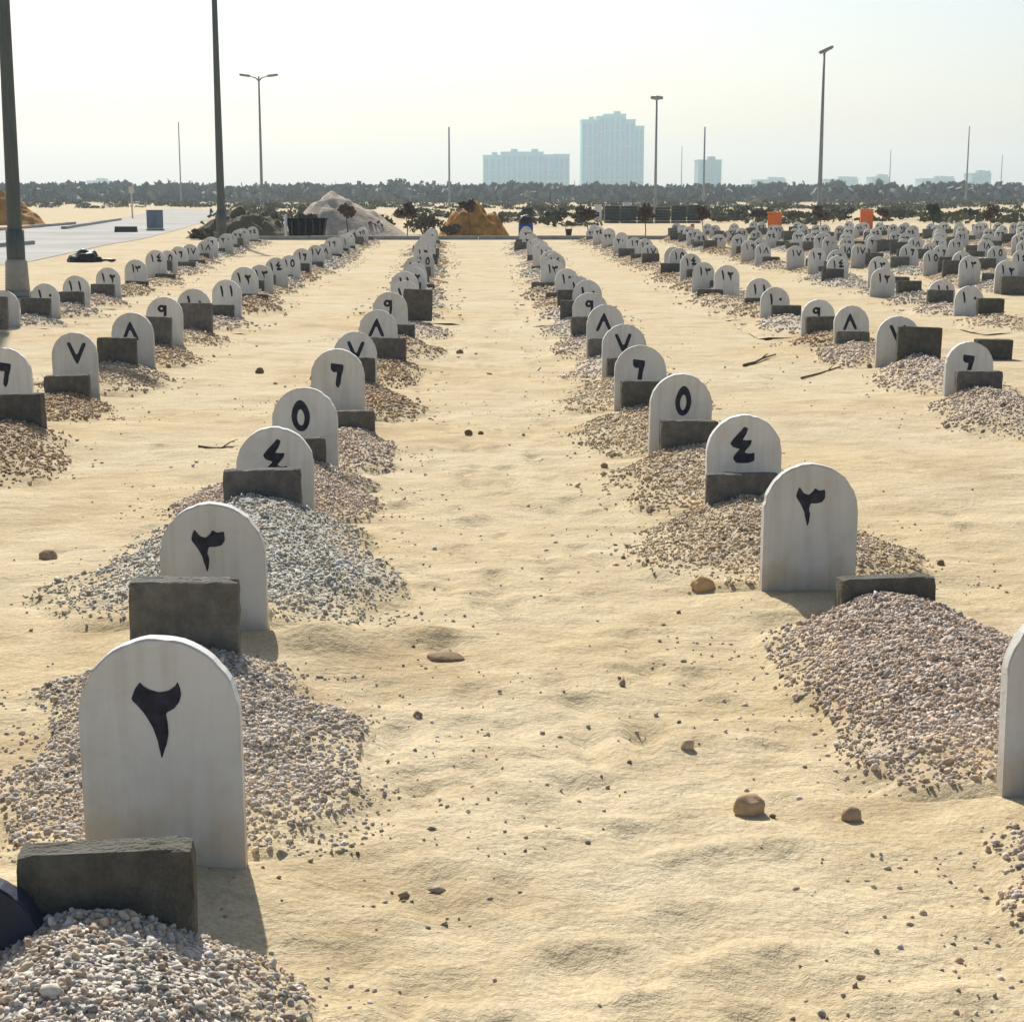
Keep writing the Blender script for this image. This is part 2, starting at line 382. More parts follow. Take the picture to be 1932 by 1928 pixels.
# ------------------------------------------------------------------ ground
def axis(lo, hi, step, far_lo, far_hi, g1, g2):
    a = list(np.arange(lo, hi, step)); s = step; x = a[-1]
    while x < far_hi: s *= g2; x += s; a.append(x)
    s = step; x = a[0]; pre = []
    while x > far_lo: s *= g1; x -= s; pre.append(x)
    return np.array(pre[::-1]+a)
XS = axis(-2.3, 3.2, 0.028, -2100, 2100, 1.042, 1.042)
YS = axis(2.95, 11.0, 0.028, -60, 2100, 1.25, 1.016)
GX, GY = np.meshgrid(XS, YS)
dist = np.maximum(np.abs(GY), 0)
def fade(a, b): return np.clip((b-np.maximum(dist, np.abs(GX)*1.5))/(b-a), 0, 1)
Z = 0.022*fbm(GX/1.5, GY/1.5, 3, 2)*fade(25, 50)
Z += 0.009*fbm(GX/0.42, GY/0.36, 11, 3)*fade(14, 30)
Z += 0.0060*np.abs(fbm(GX/0.21, GY/0.17, 21, 3))*fade(8, 14)
def bumpg(cx, cy, sx, sy, h, pw=2.0):
    ix = np.searchsorted(XS, [cx-3*sx, cx+3*sx]); iy = np.searchsorted(YS, [cy-3*sy, cy+3*sy])
    sl = (slice(iy[0], iy[1]), slice(ix[0], ix[1]))
    d = ((GX[sl]-cx)/sx)**2+((GY[sl]-cy)/sy)**2
    Z[sl] += h*np.exp(-d**(pw/2)*0.9)
# trodden dents in the lanes
for k in range(560):
    y = 3.2+22*random.random()**1.5; lane = random.choice([0.18, 0.18, 0.18, 3.0, -2.3, 0.4])
    x = lane+random.gauss(0, 0.62)
    ln = random.uniform(0.10, 0.14); wd = random.uniform(0.042, 0.062); dp = random.uniform(0.006, 0.017)
    bumpg(x, y, wd, ln, -dp, 5.0); bumpg(x+0.01, y-ln*0.55, wd*0.85, ln*0.35, -dp*0.5, 5.0)
    bumpg(x+random.uniform(-.03, .03), y+random.choice([-1, 1])*ln*1.35, 0.075, 0.035, random.uniform(0.006, 0.014))
for g in graves:                     # sand packed round the foot of each marker
    if g['D'] < 26:
        bumpg(g['p'].x+random.uniform(-.1, .1), g['p'].y-0.22, 0.36, 0.26, 0.045)
g3 = [g for g in graves if g['row'] == 'L' and g['n'] == 3][0]
bumpg(g3['p'].x+0.42, g3['p'].y-0.16, 0.17, 0.13, 0.075); bumpg(g3['p'].x+0.75, g3['p'].y-0.02, 0.22, 0.10, 0.05)
nx, ny = len(XS), len(YS)
idx = np.arange(nx*ny).reshape(ny, nx)
faces = np.stack([idx[:-1, :-1], idx[:-1, 1:], idx[1:, 1:], idx[1:, :-1]], -1).reshape(-1, 4)
ground = link('ground', np_mesh('ground', np.stack([GX, GY, Z], -1).reshape(-1, 3), faces, True), M['sand'])
tag(ground, kind='structure')
def gz(x, y):
    x = np.atleast_1d(np.asarray(x, float)); y = np.atleast_1d(np.asarray(y, float))
    i = np.clip(np.searchsorted(XS, x)-1, 0, nx-2); j = np.clip(np.searchsorted(YS, y)-1, 0, ny-2)
    u = (x-XS[i])/(XS[i+1]-XS[i]); v = (y-YS[j])/(YS[j+1]-YS[j])
    return (Z[j, i]*(1-u)+Z[j, i+1]*u)*(1-v)+(Z[j+1, i]*(1-u)+Z[j+1, i+1]*u)*v
def gz1(x, y): return float(gz(x, y)[0])

# paved road and kerbs at the left, kerb along the end of the plot
def sheet(name, pts, z, m):
    bm = bmesh.new(); bm.faces.new([bm.verts.new((p.x, p.y, z)) for p in pts])
    bmesh.ops.triangulate(bm, faces=bm.faces); return link(name, bm_mesh(name, bm), m)
road_px = [(-260, 520), (45, 497), (205, 462), (268, 452), (348, 431), (392, 417), (420, 398), (322, 394), (225, 412), (140, 422), (45, 434), (-260, 452)]
tag(sheet('road', [G(*p) for p in road_px], 0.012, M['asphalt']), kind='structure')
def kerb(name, a, b, wdt=0.25, h=0.14, seg=2.0):
    L = (b-a).length; n = max(1, int(L/seg)); d = (b-a).normalized(); rot = d.to_track_quat('X', 'Z')
    root = empty(name, a); tag(root, kind='structure')
    bm = bmesh.new(); add_box(bm, (0, 0, h/2-0.05), (L/n-0.02, wdt, h+0.1), None, 0.015); me = bm_mesh('kerb_stone', bm); me.materials.append(M['kerb'])
    for k in range(n):
        o = link('kerb_stone', me, None, root); o.location = d*(L*(k+0.5)/n)+Vector((0, 0, random.uniform(-.01, .01))); o.rotation_euler = rot.to_euler()
e0, e1 = G(478, 453), G(1322, 452)
kerb('kerb', e0, e1)
kerb('kerb', G(-60, 440), G(140, 424)); kerb('kerb', G(120, 433), G(226, 416)); kerb('kerb', G(-40, 470), G(60, 462))

# ------------------------------------------------------------------ grave mounds with gravel
phi = (1+5**0.5)/2
ICO = np.array([(-1, phi, 0), (1, phi, 0), (-1, -phi, 0), (1, -phi, 0), (0, -1, phi), (0, 1, phi), (0, -1, -phi), (0, 1, -phi), (phi, 0, -1), (phi, 0, 1), (-phi, 0, -1), (-phi, 0, 1)])/math.sqrt(1+phi*phi)
ICF = np.array([(0, 11, 5), (0, 5, 1), (0, 1, 7), (0, 7, 10), (0, 10, 11), (1, 5, 9), (5, 11, 4), (11, 10, 2), (10, 7, 6), (7, 1, 8), (3, 9, 4), (3, 4, 2), (3, 2, 6), (3, 6, 8), (3, 8, 9), (4, 9, 5), (2, 4, 11), (6, 2, 10), (8, 6, 7), (9, 8, 1)])
OCT = np.array([(1, 0, 0), (-1, 0, 0), (0, 1, 0), (0, -1, 0), (0, 0, 1), (0, 0, -1)], float)
OCF = np.array([(0, 2, 4), (2, 1, 4), (1, 3, 4), (3, 0, 4), (2, 0, 5), (1, 2, 5), (3, 1, 5), (0, 3, 5)])
def rand_rot(n):
    q = rng.normal(size=(n, 4)); q /= np.linalg.norm(q, axis=1)[:, None]; a, b, c, d = q.T
    return np.stack([np.stack([1-2*(c*c+d*d), 2*(b*c-a*d), 2*(b*d+a*c)], -1), np.stack([2*(b*c+a*d), 1-2*(b*b+d*d), 2*(c*d-a*b)], -1), np.stack([2*(b*d-a*c), 2*(c*d+a*b), 1-2*(b*b+c*c)], -1)], 1)
def pebble_mesh(name, P, S, base=ICO, bf=ICF):
    n = len(P); k = len(base)
    sh = np.stack([rng.uniform(0.8, 1.45, n), rng.uniform(0.7, 1.0, n), rng.uniform(0.45, 0.8, n)], -1)*S[:, None]
    V = base[None]*(1+rng.uniform(-0.30, 0.22, (n, k, 1)))*sh[:, None, :]
    V = np.einsum('nij,nkj->nki', rand_rot(n), V)+P[:, None, :]
    Fc = (bf[None]+(np.arange(n)*k)[:, None, None]).reshape(-1, 3)
    tone = rng.uniform(0.62, 1.18, (n, 1)); hue = rng.normal(0, 0.10, (n, 1))*np.array([[0.5, 0.05, -0.55]])
    t = np.clip(tone*(1+hue), 0.12, 1.4)
    dk = rng.random(n) < 0.08; t[dk] *= 0.5
    du = rng.random(n) < 0.25; t[du] = np.array([0.92, 0.80, 0.66])*rng.uniform(0.85, 1.1, (int(du.sum()), 1))
    return np_mesh(name, V.reshape(-1, 3), Fc, False, np.repeat(t, k, 0))

def mound_h(t, s, H, hw, seed, X, Y):
    """t 0..1 from marker to block, s sideways in metres"""
    wob = 1+0.17*vnoise(X*2.1, Y*2.1, seed)+0.10*vnoise(X*5.3, Y*5.3, seed+3)
    r = (np.sqrt(s*s+0.11**2)-0.11*np.clip(1-np.abs(s)/0.5, 0.35, 0.75))/(hw*wob*np.clip(1.12-0.55*np.clip(t-0.45, 0, 1), 0.6, 1.1))
    cross = np.clip(1-r, -0.4, 1); cross = np.where(cross > 0, cross**1.15*(1.25-0.25*cross), cross*0.5)
    up = np.clip(t/0.42, 0, 1); up = up*up*(3-2*up)*0.72+0.28*np.clip((t+0.02)/0.06, 0, 1)
    dn = np.clip((1.10-t)/0.16, 0, 1); dn = dn*dn*(3-2*dn)
    h = H*cross*up*dn
    return h-0.012*(h < 0.02)
TINTS = {'grey': (0.66, 0.65, 0.58), 'pink': (0.74, 0.635, 0.535), 'buff': (0.72, 0.60, 0.43), 'pale': (0.76, 0.70, 0.61), 'brown': (0.58, 0.44, 0.29)}
TSPEC = {('L', 1): 'pale', ('L', 2): 'pale', ('L', 3): 'grey', ('L', 4): 'pink', ('L', 5): 'pink', ('L', 6): 'brown', ('L', 7): 'brown', ('R', 2): 'pink', ('R', 1): 'pink', ('R', 3): 'buff',
         ('R', 4): 'buff', ('R', 5): 'buff', ('R', 6): 'buff', ('LL', 6): 'brown', ('LL', 5): 'brown', ('LL', 7): 'buff', ('LL', 8): 'brown', ('RR', 6): 'pink', ('RR', 5): 'pink', ('RR', 7): 'pink'}
HSPEC = {('L', 1): 0.20, ('L', 2): 0.13, ('L', 3): 0.21, ('R', 2): 0.19, ('R', 3): 0.145, ('R', 1): 0.14, ('L', 4): 0.18, ('RR', 5): 0.18}
WSPEC = {('L', 1): 0.50, ('L', 2): 0.54, ('L', 3): 0.72, ('R', 2): 0.58, ('R', 3): 0.66, ('R', 4): 0.62, ('R', 1): 0.66}
far_me = {}
for row, n, a, b in mounds:
    mid = (a+b)/2; D = mid.y
    if abs(mid.x-0.1)/max(D, 0.1) > 0.42 and D > 9: continue
    ax = (b-a); L = ax.length; d = ax.normalized(); sd = Vector((d.y, -d.x, 0))
    key = TSPEC.get((row, n), random.choice(['buff', 'pink', 'buff', 'pale', 'grey', 'brown']))
    H = HSPEC.get((row, n), random.uniform(0.11, 0.18)); hw = WSPEC.get((row, n), random.uniform(0.50, 0.62)); seed = random.randint(0, 9999)
    what = {'grey': 'grey', 'pink': 'pinkish', 'buff': 'buff', 'pale': 'pale', 'brown': 'brownish'}[key]
    place = ('behind marker %s in %s' % (word(n), ROWN[row])) if any(g['row'] == row and g['n'] == n for g in graves) else ('nearest the camera in %s' % ROWN[row])
    near = D < 21
    if near:
        nu, nv = (52, 46) if D < 10 else (34, 28)
        t = np.linspace(-0.08, 1.14, nu); s = np.linspace(-0.95, 0.95, nv)
        Tt, Ss = np.meshgrid(t, s, indexing='ij')
        X = a.x+d.x*Tt*L+sd.x*Ss; Y = a.y+d.y*Tt*L+sd.y*Ss
        def hfun(Tq, Sq, Xq, Yq):
            h = mound_h(Tq, Sq, H, hw, seed, Xq, Yq)
            return gz(Xq.ravel(), Yq.ravel()).reshape(Xq.shape)+h+np.clip(h*6, 0, 1)*0.012*fbm(Xq*7, Yq*7, seed, 3)
        ZZ = hfun(Tt, Ss, X, Y)
        edge = np.maximum(np.abs(Ss)/0.95, 0); ZZ = ZZ-0.06*np.clip((edge-0.85)/0.15, 0, 1)-0.06*np.clip((0.0-Tt)/0.08, 0, 1)
        V = np.stack([X-a.x, Y-a.y, ZZ], -1).reshape(-1, 3)
        ii = np.arange(nu*nv).reshape(nu, nv)
        Fc = np.stack([ii[:-1, :-1], ii[1:, :-1], ii[1:, 1:], ii[:-1, 1:]], -1).reshape(-1, 4)
        root = empty('grave_mound', (a.x, a.y, 0))
        cover = np.clip((mound_h(Tt, Ss, H, hw, seed, X, Y)+0.02*fbm(X*5, Y*5, seed+2, 3)-0.045)/0.07, 0, 1)*(0.95 if (row, n) in WSPEC else 0.55)
        mb = link('mound_body', np_mesh('mound_body', V, Fc, True, np.repeat(cover.reshape(-1, 1), 3, 1)), M['mound'], root)
        N = 12500 if D < 6.6 else (6500 if D < 9.5 else (3200 if D < 14 else 1500))
        size = 0.0070 if D < 6.6 else (0.0088 if D < 9.5 else (0.0115 if D < 14 else 0.015))
        cov = 1.0 if (row, n) in WSPEC or (row, n) in TSPEC else 0.7
        tq = rng.uniform(0.03, 1.06, N*3); sq = rng.uniform(-1.15, 1.15, N*3)
        Xq = a.x+d.x*tq*L+sd.x*sq; Yq = a.y+d.y*tq*L+sd.y*sq
        hh = mound_h(tq, sq, H, hw, seed, Xq, Yq)
        patch = 0.5+0.5*fbm(Xq*3, Yq*3, seed+5, 2)
        pr = np.maximum(cov*np.clip((hh+0.03*(patch-0.6)+0.004)/0.06, 0, 1), 0.09*np.exp(-np.maximum(np.abs(sq)-hw*0.8, 0)/0.17)*np.clip(0.2+patch, 0.1, 1))*np.where(tq > 1.0, 0.2, 1)*np.clip(0.62+0.75*patch, 0.25, 1)
        ok = rng.random(N*3) < pr
        tq, sq, Xq, Yq = tq[ok][:N], sq[ok][:N], Xq[ok][:N], Yq[ok][:N]
        Sz = size*np.exp(rng.normal(-0.03, 0.34, len(tq)))
        hq = mound_h(tq, sq, H, hw, seed, Xq, Yq)
        zq = np.where(hq > 0.004, hfun(tq, sq, Xq, Yq)+Sz*0.12, gz(Xq, Yq)+Sz*0.05)
        P = np.stack([Xq-a.x, Yq-a.y, zq], -1)
        gv = link('gravel', pebble_mesh('gravel', P, Sz, *((ICO, ICF) if D < 6.6 else (OCT, OCF))), M['pebble'], root)
    else:
        key2 = random.randint(0, 3)
        if key2 not in far_me:
            nu, nv = 16, 14
            t = np.linspace(-0.05, 1.14, nu); s = np.linspace(-0.7, 0.7, nv); Tt, Ss = np.meshgrid(t, s, indexing='ij')
            X, Y = Ss, Tt*2.0
            ZZ = mound_h(Tt, Ss, 0.2, 0.52, key2*13, X, Y)+0.01*fbm(X*5, Y*5, key2, 2)-0.03*(np.abs(Ss) > 0.66)-0.01
            ii = np.arange(nu*nv).reshape(nu, nv)
            Fc = np.stack([ii[:-1, :-1], ii[:-1, 1:], ii[1:, 1:], ii[1:, :-1]], -1).reshape(-1, 4)
            cover = np.clip((mound_h(Tt, Ss, 0.2, 0.52, key2*13, X, Y)-0.04)/0.08, 0, 0.6)
            me = np_mesh('mound_body', np.stack([X, Y, ZZ], -1).reshape(-1, 3), Fc, True, np.repeat(cover.reshape(-1, 1), 3, 1)); me.materials.append(M['mound'])
            N = 420; tq = rng.uniform(0.03, 1.0, N*3); sq = rng.uniform(-0.8, 0.8, N*3)
            hh = mound_h(tq, sq, 0.2, 0.52, key2*13, sq, tq*2)
            ok = rng.random(N*3) < np.where(hh > 0.03, 0.9, 0.05); tq, sq, hh = tq[ok][:N], sq[ok][:N], hh[ok][:N]
            Sz = 0.024*np.exp(rng.normal(0, 0.25, len(tq)))
            pm = pebble_mesh('gravel', np.stack([sq, tq*2, np.maximum(hh, 0)+0.005], -1), Sz, OCT, OCF); pm.materials.append(M['pebble'])
            far_me[key2] = (me, pm)
        root = empty('grave_mound', (a.x, a.y, gz1(a.x, a.y)), -math.atan2(ax.x, ax.y))
        root.scale = (1, L/2.0, H/0.2)
        mb = link('mound_body', far_me[key2][0], None, root)
        gv = link('gravel', far_me[key2][1], None, root)
    c = TINTS[key]; kk = random.uniform(0.92, 1.06); gv.color = (*[x*kk for x in c], 1); mb.color = tuple(gv.color)
    tag(gv, kind='stuff')
    tag(root, '%s gravel grave mound %s' % (what, place), 'grave mound', 'gravel mounds of the graves')

# ------------------------------------------------------------------ grave markers
TH = 0.055
def slab_mesh(k):
    r = random.Random(k); bm = bmesh.new(); W, Ht, B = 0.20, 0.62, 0.30
    pts = [(-W, -B), (W, -B)]
    for i in range(29):
        a = math.pi*i/28; pts.append((W*math.cos(a), Ht-W+W*math.sin(a)))
    chip = {r.randint(3, 29): r.uniform(0.002, 0.005) for _ in range(2)}
    pts = [(x*(1-chip.get(i, 0)/0.2), (z-(chip.get(i, 0) if z > 0.45 else 0))) for i, (x, z) in enumerate(pts)]
    vs_ = [bm.verts.new((x+r.uniform(-.0016, .0016), -TH/2, z+r.uniform(-.0016, .0016))) for x, z in pts]
    f = bm.faces.new(vs_)
    e = bmesh.ops.extrude_face_region(bm, geom=[f])
    for v in e['geom']:
        if isinstance(v, bmesh.types.BMVert): v.co.y += TH
    ed = [x for x in bm.edges if abs(x.verts[0].co.y-x.verts[1].co.y) < 1e-6]
    bmesh.ops.bevel(bm, geom=ed, offset=0.005, segments=2, affect='EDGES')
    me = bm_mesh('slab', bm); me.materials.append(M['marker']); return me
SLABS = [slab_mesh(k) for k in range(9)]
SLAB_H = 0.62
def px_poly(pts, cx, top, sc): return [((x-cx)*sc, SLAB_H-(y-top)*sc) for x, y in pts]
D2 = px_poly([(712, 315), (730, 335), (755, 352), (800, 368), (840, 360), (870, 340), (885, 318), (893, 350), (897, 380), (885, 420), (860, 450), (825, 468), (832, 520), (832, 575), (818, 630), (798, 690), (790, 650), (780, 590), (760, 530), (730, 470), (700, 430), (672, 400), (690, 350)], 792, 110, 0.000533)
D3 = px_poly([(845, 278), (865, 308), (890, 316), (907, 302), (918, 283), (938, 296), (967, 290), (969, 330), (952, 352), (922, 357), (902, 356), (894, 380), (901, 410), (898, 440), (889, 467), (880, 430), (870, 390), (850, 355), (830, 325), (835, 300)], 912, 172, 0.0009)
D4 = px_poly([(1246, 630), (1266, 640), (1256, 668), (1236, 697), (1262, 700), (1284, 698), (1278, 724), (1246, 760), (1272, 768), (1298, 762), (1299, 804), (1262, 816), (1208, 813), (1190, 792), (1200, 768), (1226, 742), (1190, 733), (1175, 712), (1200, 680), (1228, 652)], 1243, 575, 0.001067)
D6 = px_poly([(655, 268), (680, 273), (716, 277), (713, 300), (704, 330), (699, 365), (688, 387), (675, 375), (678, 345), (684, 311), (668, 313), (655, 300)], 686, 205, 0.00161)
def local(pts, cz=0.445): return [(x, cz+z) for x, z in pts]
D7 = local([(-.088, .085), (-.055, .092), (-.002, -.025), (.045, .092), (.078, .088), (.028, -.045), (.006, -.098), (-.028, -.045)])
D8 = [(x, 0.89-z) for x, z in D7][::-1]
D1 = local([(-.030, .085), (-.004, .098), (.016, .045), (.026, -.02), (.024, -.092), (.004, -.10), (-.006, -.04), (-.016, .02)])
D0 = local([(0, .034), (.027, .002), (0, -.034), (-.027, -.002)])
def digit_mesh(d):
    bm = bmesh.new(); y0, y1 = -TH/2-0.0012, -TH/2+0.003
    loops = {1: [D1], 2: [D2], 3: [D3], 4: [D4], 6: [D6], 7: [D7], 8: [D8], 0: [D0]}.get(d)
    def prism(poly):
        q = []
        for i in range(len(poly)):                       # soften the brush outline a little
            (xa, za), (xb, zb) = poly[i], poly[(i+1) % len(poly)]
            q += [(xa*.84+xb*.16, za*.84+zb*.16), (xa*.16+xb*.84, za*.16+zb*.84)]
        poly = [(x+random.uniform(-.0006, .0006), z+random.uniform(-.0006, .0006)) for x, z in q]
        a = [bm.verts.new((x, y0, z)) for x, z in poly]; f = bm.faces.new(a); f.normal_update()
        b = [bm.verts.new((x, y1, z)) for x, z in poly]
        for i in range(len(a)): bm.faces.new((a[i], a[(i+1) % len(a)], b[(i+1) % len(a)], b[i]))
    def ring(cx, cz, rx, rz, ix, iz, oz, n=22):
        o = [[bm.verts.new((cx+rr*math.cos(2*math.pi*k/n)*(1-0.16*max(0, math.sin(2*math.pi*k/n))), y, cz+oo+rq*math.sin(2*math.pi*k/n))) for k in range(n)]
             for rr, rq, oo, y in ((rx, rz, 0, y0), (ix, iz, oz, y0), (ix, iz, oz, y1), (rx, rz, 0, y1))]
        for a, b in ((0, 1), (1, 2), (3, 0)):
            for k in range(n): bm.faces.new((o[a][k], o[a][(k+1) % n], o[b][(k+1) % n], o[b][k]))
    if d == 5: ring(-0.004, 0.449, 0.055, 0.097, 0.022, 0.050, -0.010)
    elif d == 9:
        ring(-0.018, 0.492, 0.044, 0.042, 0.014, 0.013, 0.0)
        prism(local([(.004, .085), (.036, .085), (.034, .0), (.026, -.06), (.012, -.10), (-.004, -.06), (.004, .0)]))
    else:
        for p in loops: prism(p)
    big = [f for f in bm.faces if len(f.verts) > 4]
    bmesh.ops.triangulate(bm, faces=big)
    me = bm_mesh('numeral', bm); me.materials.append(M['paint']); return me
DIG = {d: digit_mesh(d) for d in range(10)}
def block_mesh(k):
    r = np.random.default_rng(100+k); bm = bmesh.new()
    add_box(bm, (0, 0, 0), (0.40, 0.10, 0.40)); bmesh.ops.subdivide_edges(bm, edges=bm.edges[:], cuts=9, use_grid_fill=True)
    for v in bm.verts:
        c = v.co; ex = sum((abs(abs(c.x)-.2) < 1e-4, abs(abs(c.y)-.05) < 1e-4, abs(abs(c.z)-.2) < 1e-4))
        if ex >= 2:
            pull = 0.003+0.009*r.random()**4*(2 if ex == 3 else 1)
            c -= Vector((math.copysign(pull, c.x) if abs(abs(c.x)-.2) < 1e-4 else 0, math.copysign(pull, c.y) if abs(abs(c.y)-.05) < 1e-4 else 0, math.copysign(pull, c.z) if abs(abs(c.z)-.2) < 1e-4 else 0))
        else: c += Vector(r.normal(0, 0.0012, 3))
    me = bm_mesh('concrete_block', bm); me.materials.append(M['block']); return me
BLOCKS = [block_mesh(k) for k in range(5)]

for i, g in enumerate(graves):
    p = g['p']; D = g['D']
    if D > 9 and abs((p.x-0.0253*p.y))/D > 0.345: continue
    near = D < 14
    root = empty('grave_marker', (p.x, p.y, 0), random.uniform(-0.05, 0.05) if near else random.uniform(-0.09, 0.09))
    root.rotation_euler[0] = random.uniform(-0.05, 0.03); root.rotation_euler[1] = random.uniform(-0.03, 0.03)*(0.6 if near else 1.2)
    root.location.z = g['top']-SLAB_H
    s = link('slab', SLABS[i % 9], None, root)
    if (row, n) and not (near): s.scale = (random.uniform(0.94, 1.04), 1, 1)
    ds = [int(c) for c in str(g['n'])]
    for k, dg in enumerate(ds):
        o = link('numeral', DIG[dg], None, root); o.rotation_euler = (0, 0 if D < 7 else random.uniform(-.05, .05), 0)
        if len(ds) == 2:
            o.scale = (0.82, 1, 0.82); o.location = ((-0.062, 0.062)[k], 0, 0.095+random.uniform(-.008, .008))
        else: o.scale = (random.uniform(0.95, 1.05), 1, 1.0)
    tag(root, 'white arched grave marker numbered %s in %s' % (word(g['n']), ROWN[g['row']]), 'grave marker', 'numbered grave markers')
    if g['row'] == 'R' and g['n'] == 2: continue
    bl = link('concrete_block', BLOCKS[(i*3) % 5], None)
    q = g['bp']
    bl.location = (q.x, q.y, g['btop']-0.20*1.0); bl.scale = (g['bW']/0.40, 1.0, 1.0)
    bl.rotation_euler = (random.uniform(-0.05, 0.03), random.uniform(-0.03, 0.03), random.uniform(-0.10, 0.10))
    c = random.uniform(0.72, 1.15); bl.color = (c, c*random.uniform(0.96, 1.0), c*random.uniform(0.9, 0.98), 1)
    tag(bl, 'grey concrete block before marker %s in %s' % (word(g['n']), ROWN[g['row']]), 'concrete block', 'concrete foot blocks of the graves')

# lone block on the right and dark arched slab at the left edge
o = link('concrete_block', BLOCKS[2]); q = ground_at(1872, 17.8); o.location = (q.x, q.y, hz(17.8, 640)-0.2); o.rotation_euler = (0.04, 0.02, 0.1)
o.color = (0.75, 0.74, 0.7, 1); tag(o, 'lone dark concrete block beyond marker six at the right edge', 'concrete block')
Dd = 3.42; q = ground_at(-48, Dd)
root = empty('dark_marker', (q.x, q.y, hz(Dd, 1652)-SLAB_H)); root.scale = (0.86, 1, 0.96)
root.location.z = hz(Dd, 1652)-SLAB_H*0.96
me = SLABS[1].copy(); me.materials.clear(); me.materials.append(M['dark']); link('slab', me, None, root)
tag(root, 'dark arched slab cut by the left edge beside the nearest gravel', 'grave marker')

# ------------------------------------------------------------------ stones and twigs on the sand
def rock(px, py, wpx, label, col=(1, 1, 1), flat=0.85, long=1.0):
    p = G(px, py); D = depth(p); r = wpx*D/F/2
    bm = bmesh.new(); bmesh.ops.create_icosphere(bm, subdivisions=3, radius=1.0)
    sd = random.uniform(0, 99)
    from mathutils import noise as mn
    for v in bm.verts:
        k = 1+0.26*mn.noise(v.co*1.25+Vector((sd, 0, 0)))+0.10*mn.noise(v.co*3.1+Vector((0, sd, 0)))
        v.co = Vector((v.co.x*r*k, v.co.y*r*0.75*k*long, v.co.z*r*flat*k))
    o = link('rock', bm_mesh('rock', bm, True), M['rock'])
    o.location = (p.x, p.y, gz1(p.x, p.y)+r*flat*0.45); o.rotation_euler = (0, 0, random.uniform(-.5, .5)); o.color = (*col, 1)
    tag(o, label, 'rock', 'loose stones on the sand')
rock(1413, 1536, 66, 'largest brown stone lying on the sand in the right foreground', (1.15, 1.05, 0.95))
rock(1605, 1546, 42, 'rounded brown stone right of the largest stone in the foreground', (1.1, 1.05, 1.0))
rock(1458, 1542, 13, 'tiny dark pebble touching the largest brown stone', (0.5, 0.5, 0.5))
rock(1297, 1412, 30, 'pale stone alone on the sand of the middle path', (1.4, 1.4, 1.4))
rock(1325, 1122, 44, 'yellowish stone beside the gravel left of marker three', (1.35, 1.2, 0.85))
rock(92, 1053, 37, 'round brown stone on the sand far left', (0.95, 0.9, 0.85))
rock(842, 1245, 76, 'flat dark earth clod on the path right of marker three', (0.62, 0.55, 0.5), 0.22)
rock(884, 822, 15, 'larger of two dark stones together on the middle path', (0.45, 0.42, 0.4))
rock(907, 820, 11, 'smaller of two dark stones together on the middle path', (0.45, 0.42, 0.4))
rock(868, 672, 14, 'small brown stone far along the middle path', (0.7, 0.65, 0.6))
rock(490, 702, 17, 'dark stone on the lane left of marker six', (0.5, 0.48, 0.45))
rock(1775, 1071, 16, 'small dark stone right of the arched marker three', (0.55, 0.52, 0.5))
rock(788, 1350, 18, 'small grey stone on sand right of marker two', (0.7, 0.7, 0.7))
rock(1140, 882, 14, 'brown stone on sand left of marker four', (0.7, 0.6, 0.5))
def twig(a, b, r, label):
    A, B = G(*a), G(*b); n = 6; root_pts = []
    for k in range(n):
        s = k/(n-1); p = A.lerp(B, s); j = r*1.6
        root_pts.append((p.x-A.x+random.uniform(-j, j), p.y-A.y+random.uniform(-j, j), gz1(p.x, p.y)+r*0.7+random.uniform(0, r)))
    bm = bmesh.new(); add_tube(bm, root_pts, [r*(1-0.5*k/(n-1)) for k in range(n)], 7)
    k = n//2; p = Vector(root_pts[k]); add_tube(bm, [p, p+Vector((0.05, 0.07, 0.03)), p+Vector((0.09, 0.16, 0.035))], [r*.6, r*.45, r*.2], 6)
    o = link('twig', bm_mesh('twig', bm, True), M['wood']); o.location = (A.x, A.y, 0)
    tag(o, label, 'twig', 'twigs lying on the sand')
twig((1255, 962), (1340, 948), 0.010, 'dry twig on the sand leaning toward the block of marker four')
twig((1405, 690), (1462, 676), 0.016, 'dark driftwood stick on the lane near marker nine')
twig((378, 850), (440, 848), 0.009, 'thin dry twig on the lane left of marker four')
twig((1510, 712), (1600, 690), 0.010, 'broken stick on the gravel below marker eight')
# loose grit strewn along the lanes
N = 1500
py = rng.uniform(0, 1, N)**1.8*19+3.3; pxx = rng.normal(0, 1, N)*0.2*py+0.05*py
cl = fbm(pxx*1.1, py*0.9, 77, 2) > -0.1
pxx, py = pxx[cl], py[cl]; Sz = 0.0065*np.exp(rng.normal(0, 0.42, len(py)))
o = link('loose_grit', pebble_mesh('loose_grit', np.stack([pxx, py, gz(pxx, py)+Sz*0.2], -1), Sz, OCT, OCF), M['pebble'])
o.color = (0.56, 0.49, 0.39, 1); tag(o, 'loose grit and pebbles strewn over the sandy lanes', 'grit', kind='stuff')

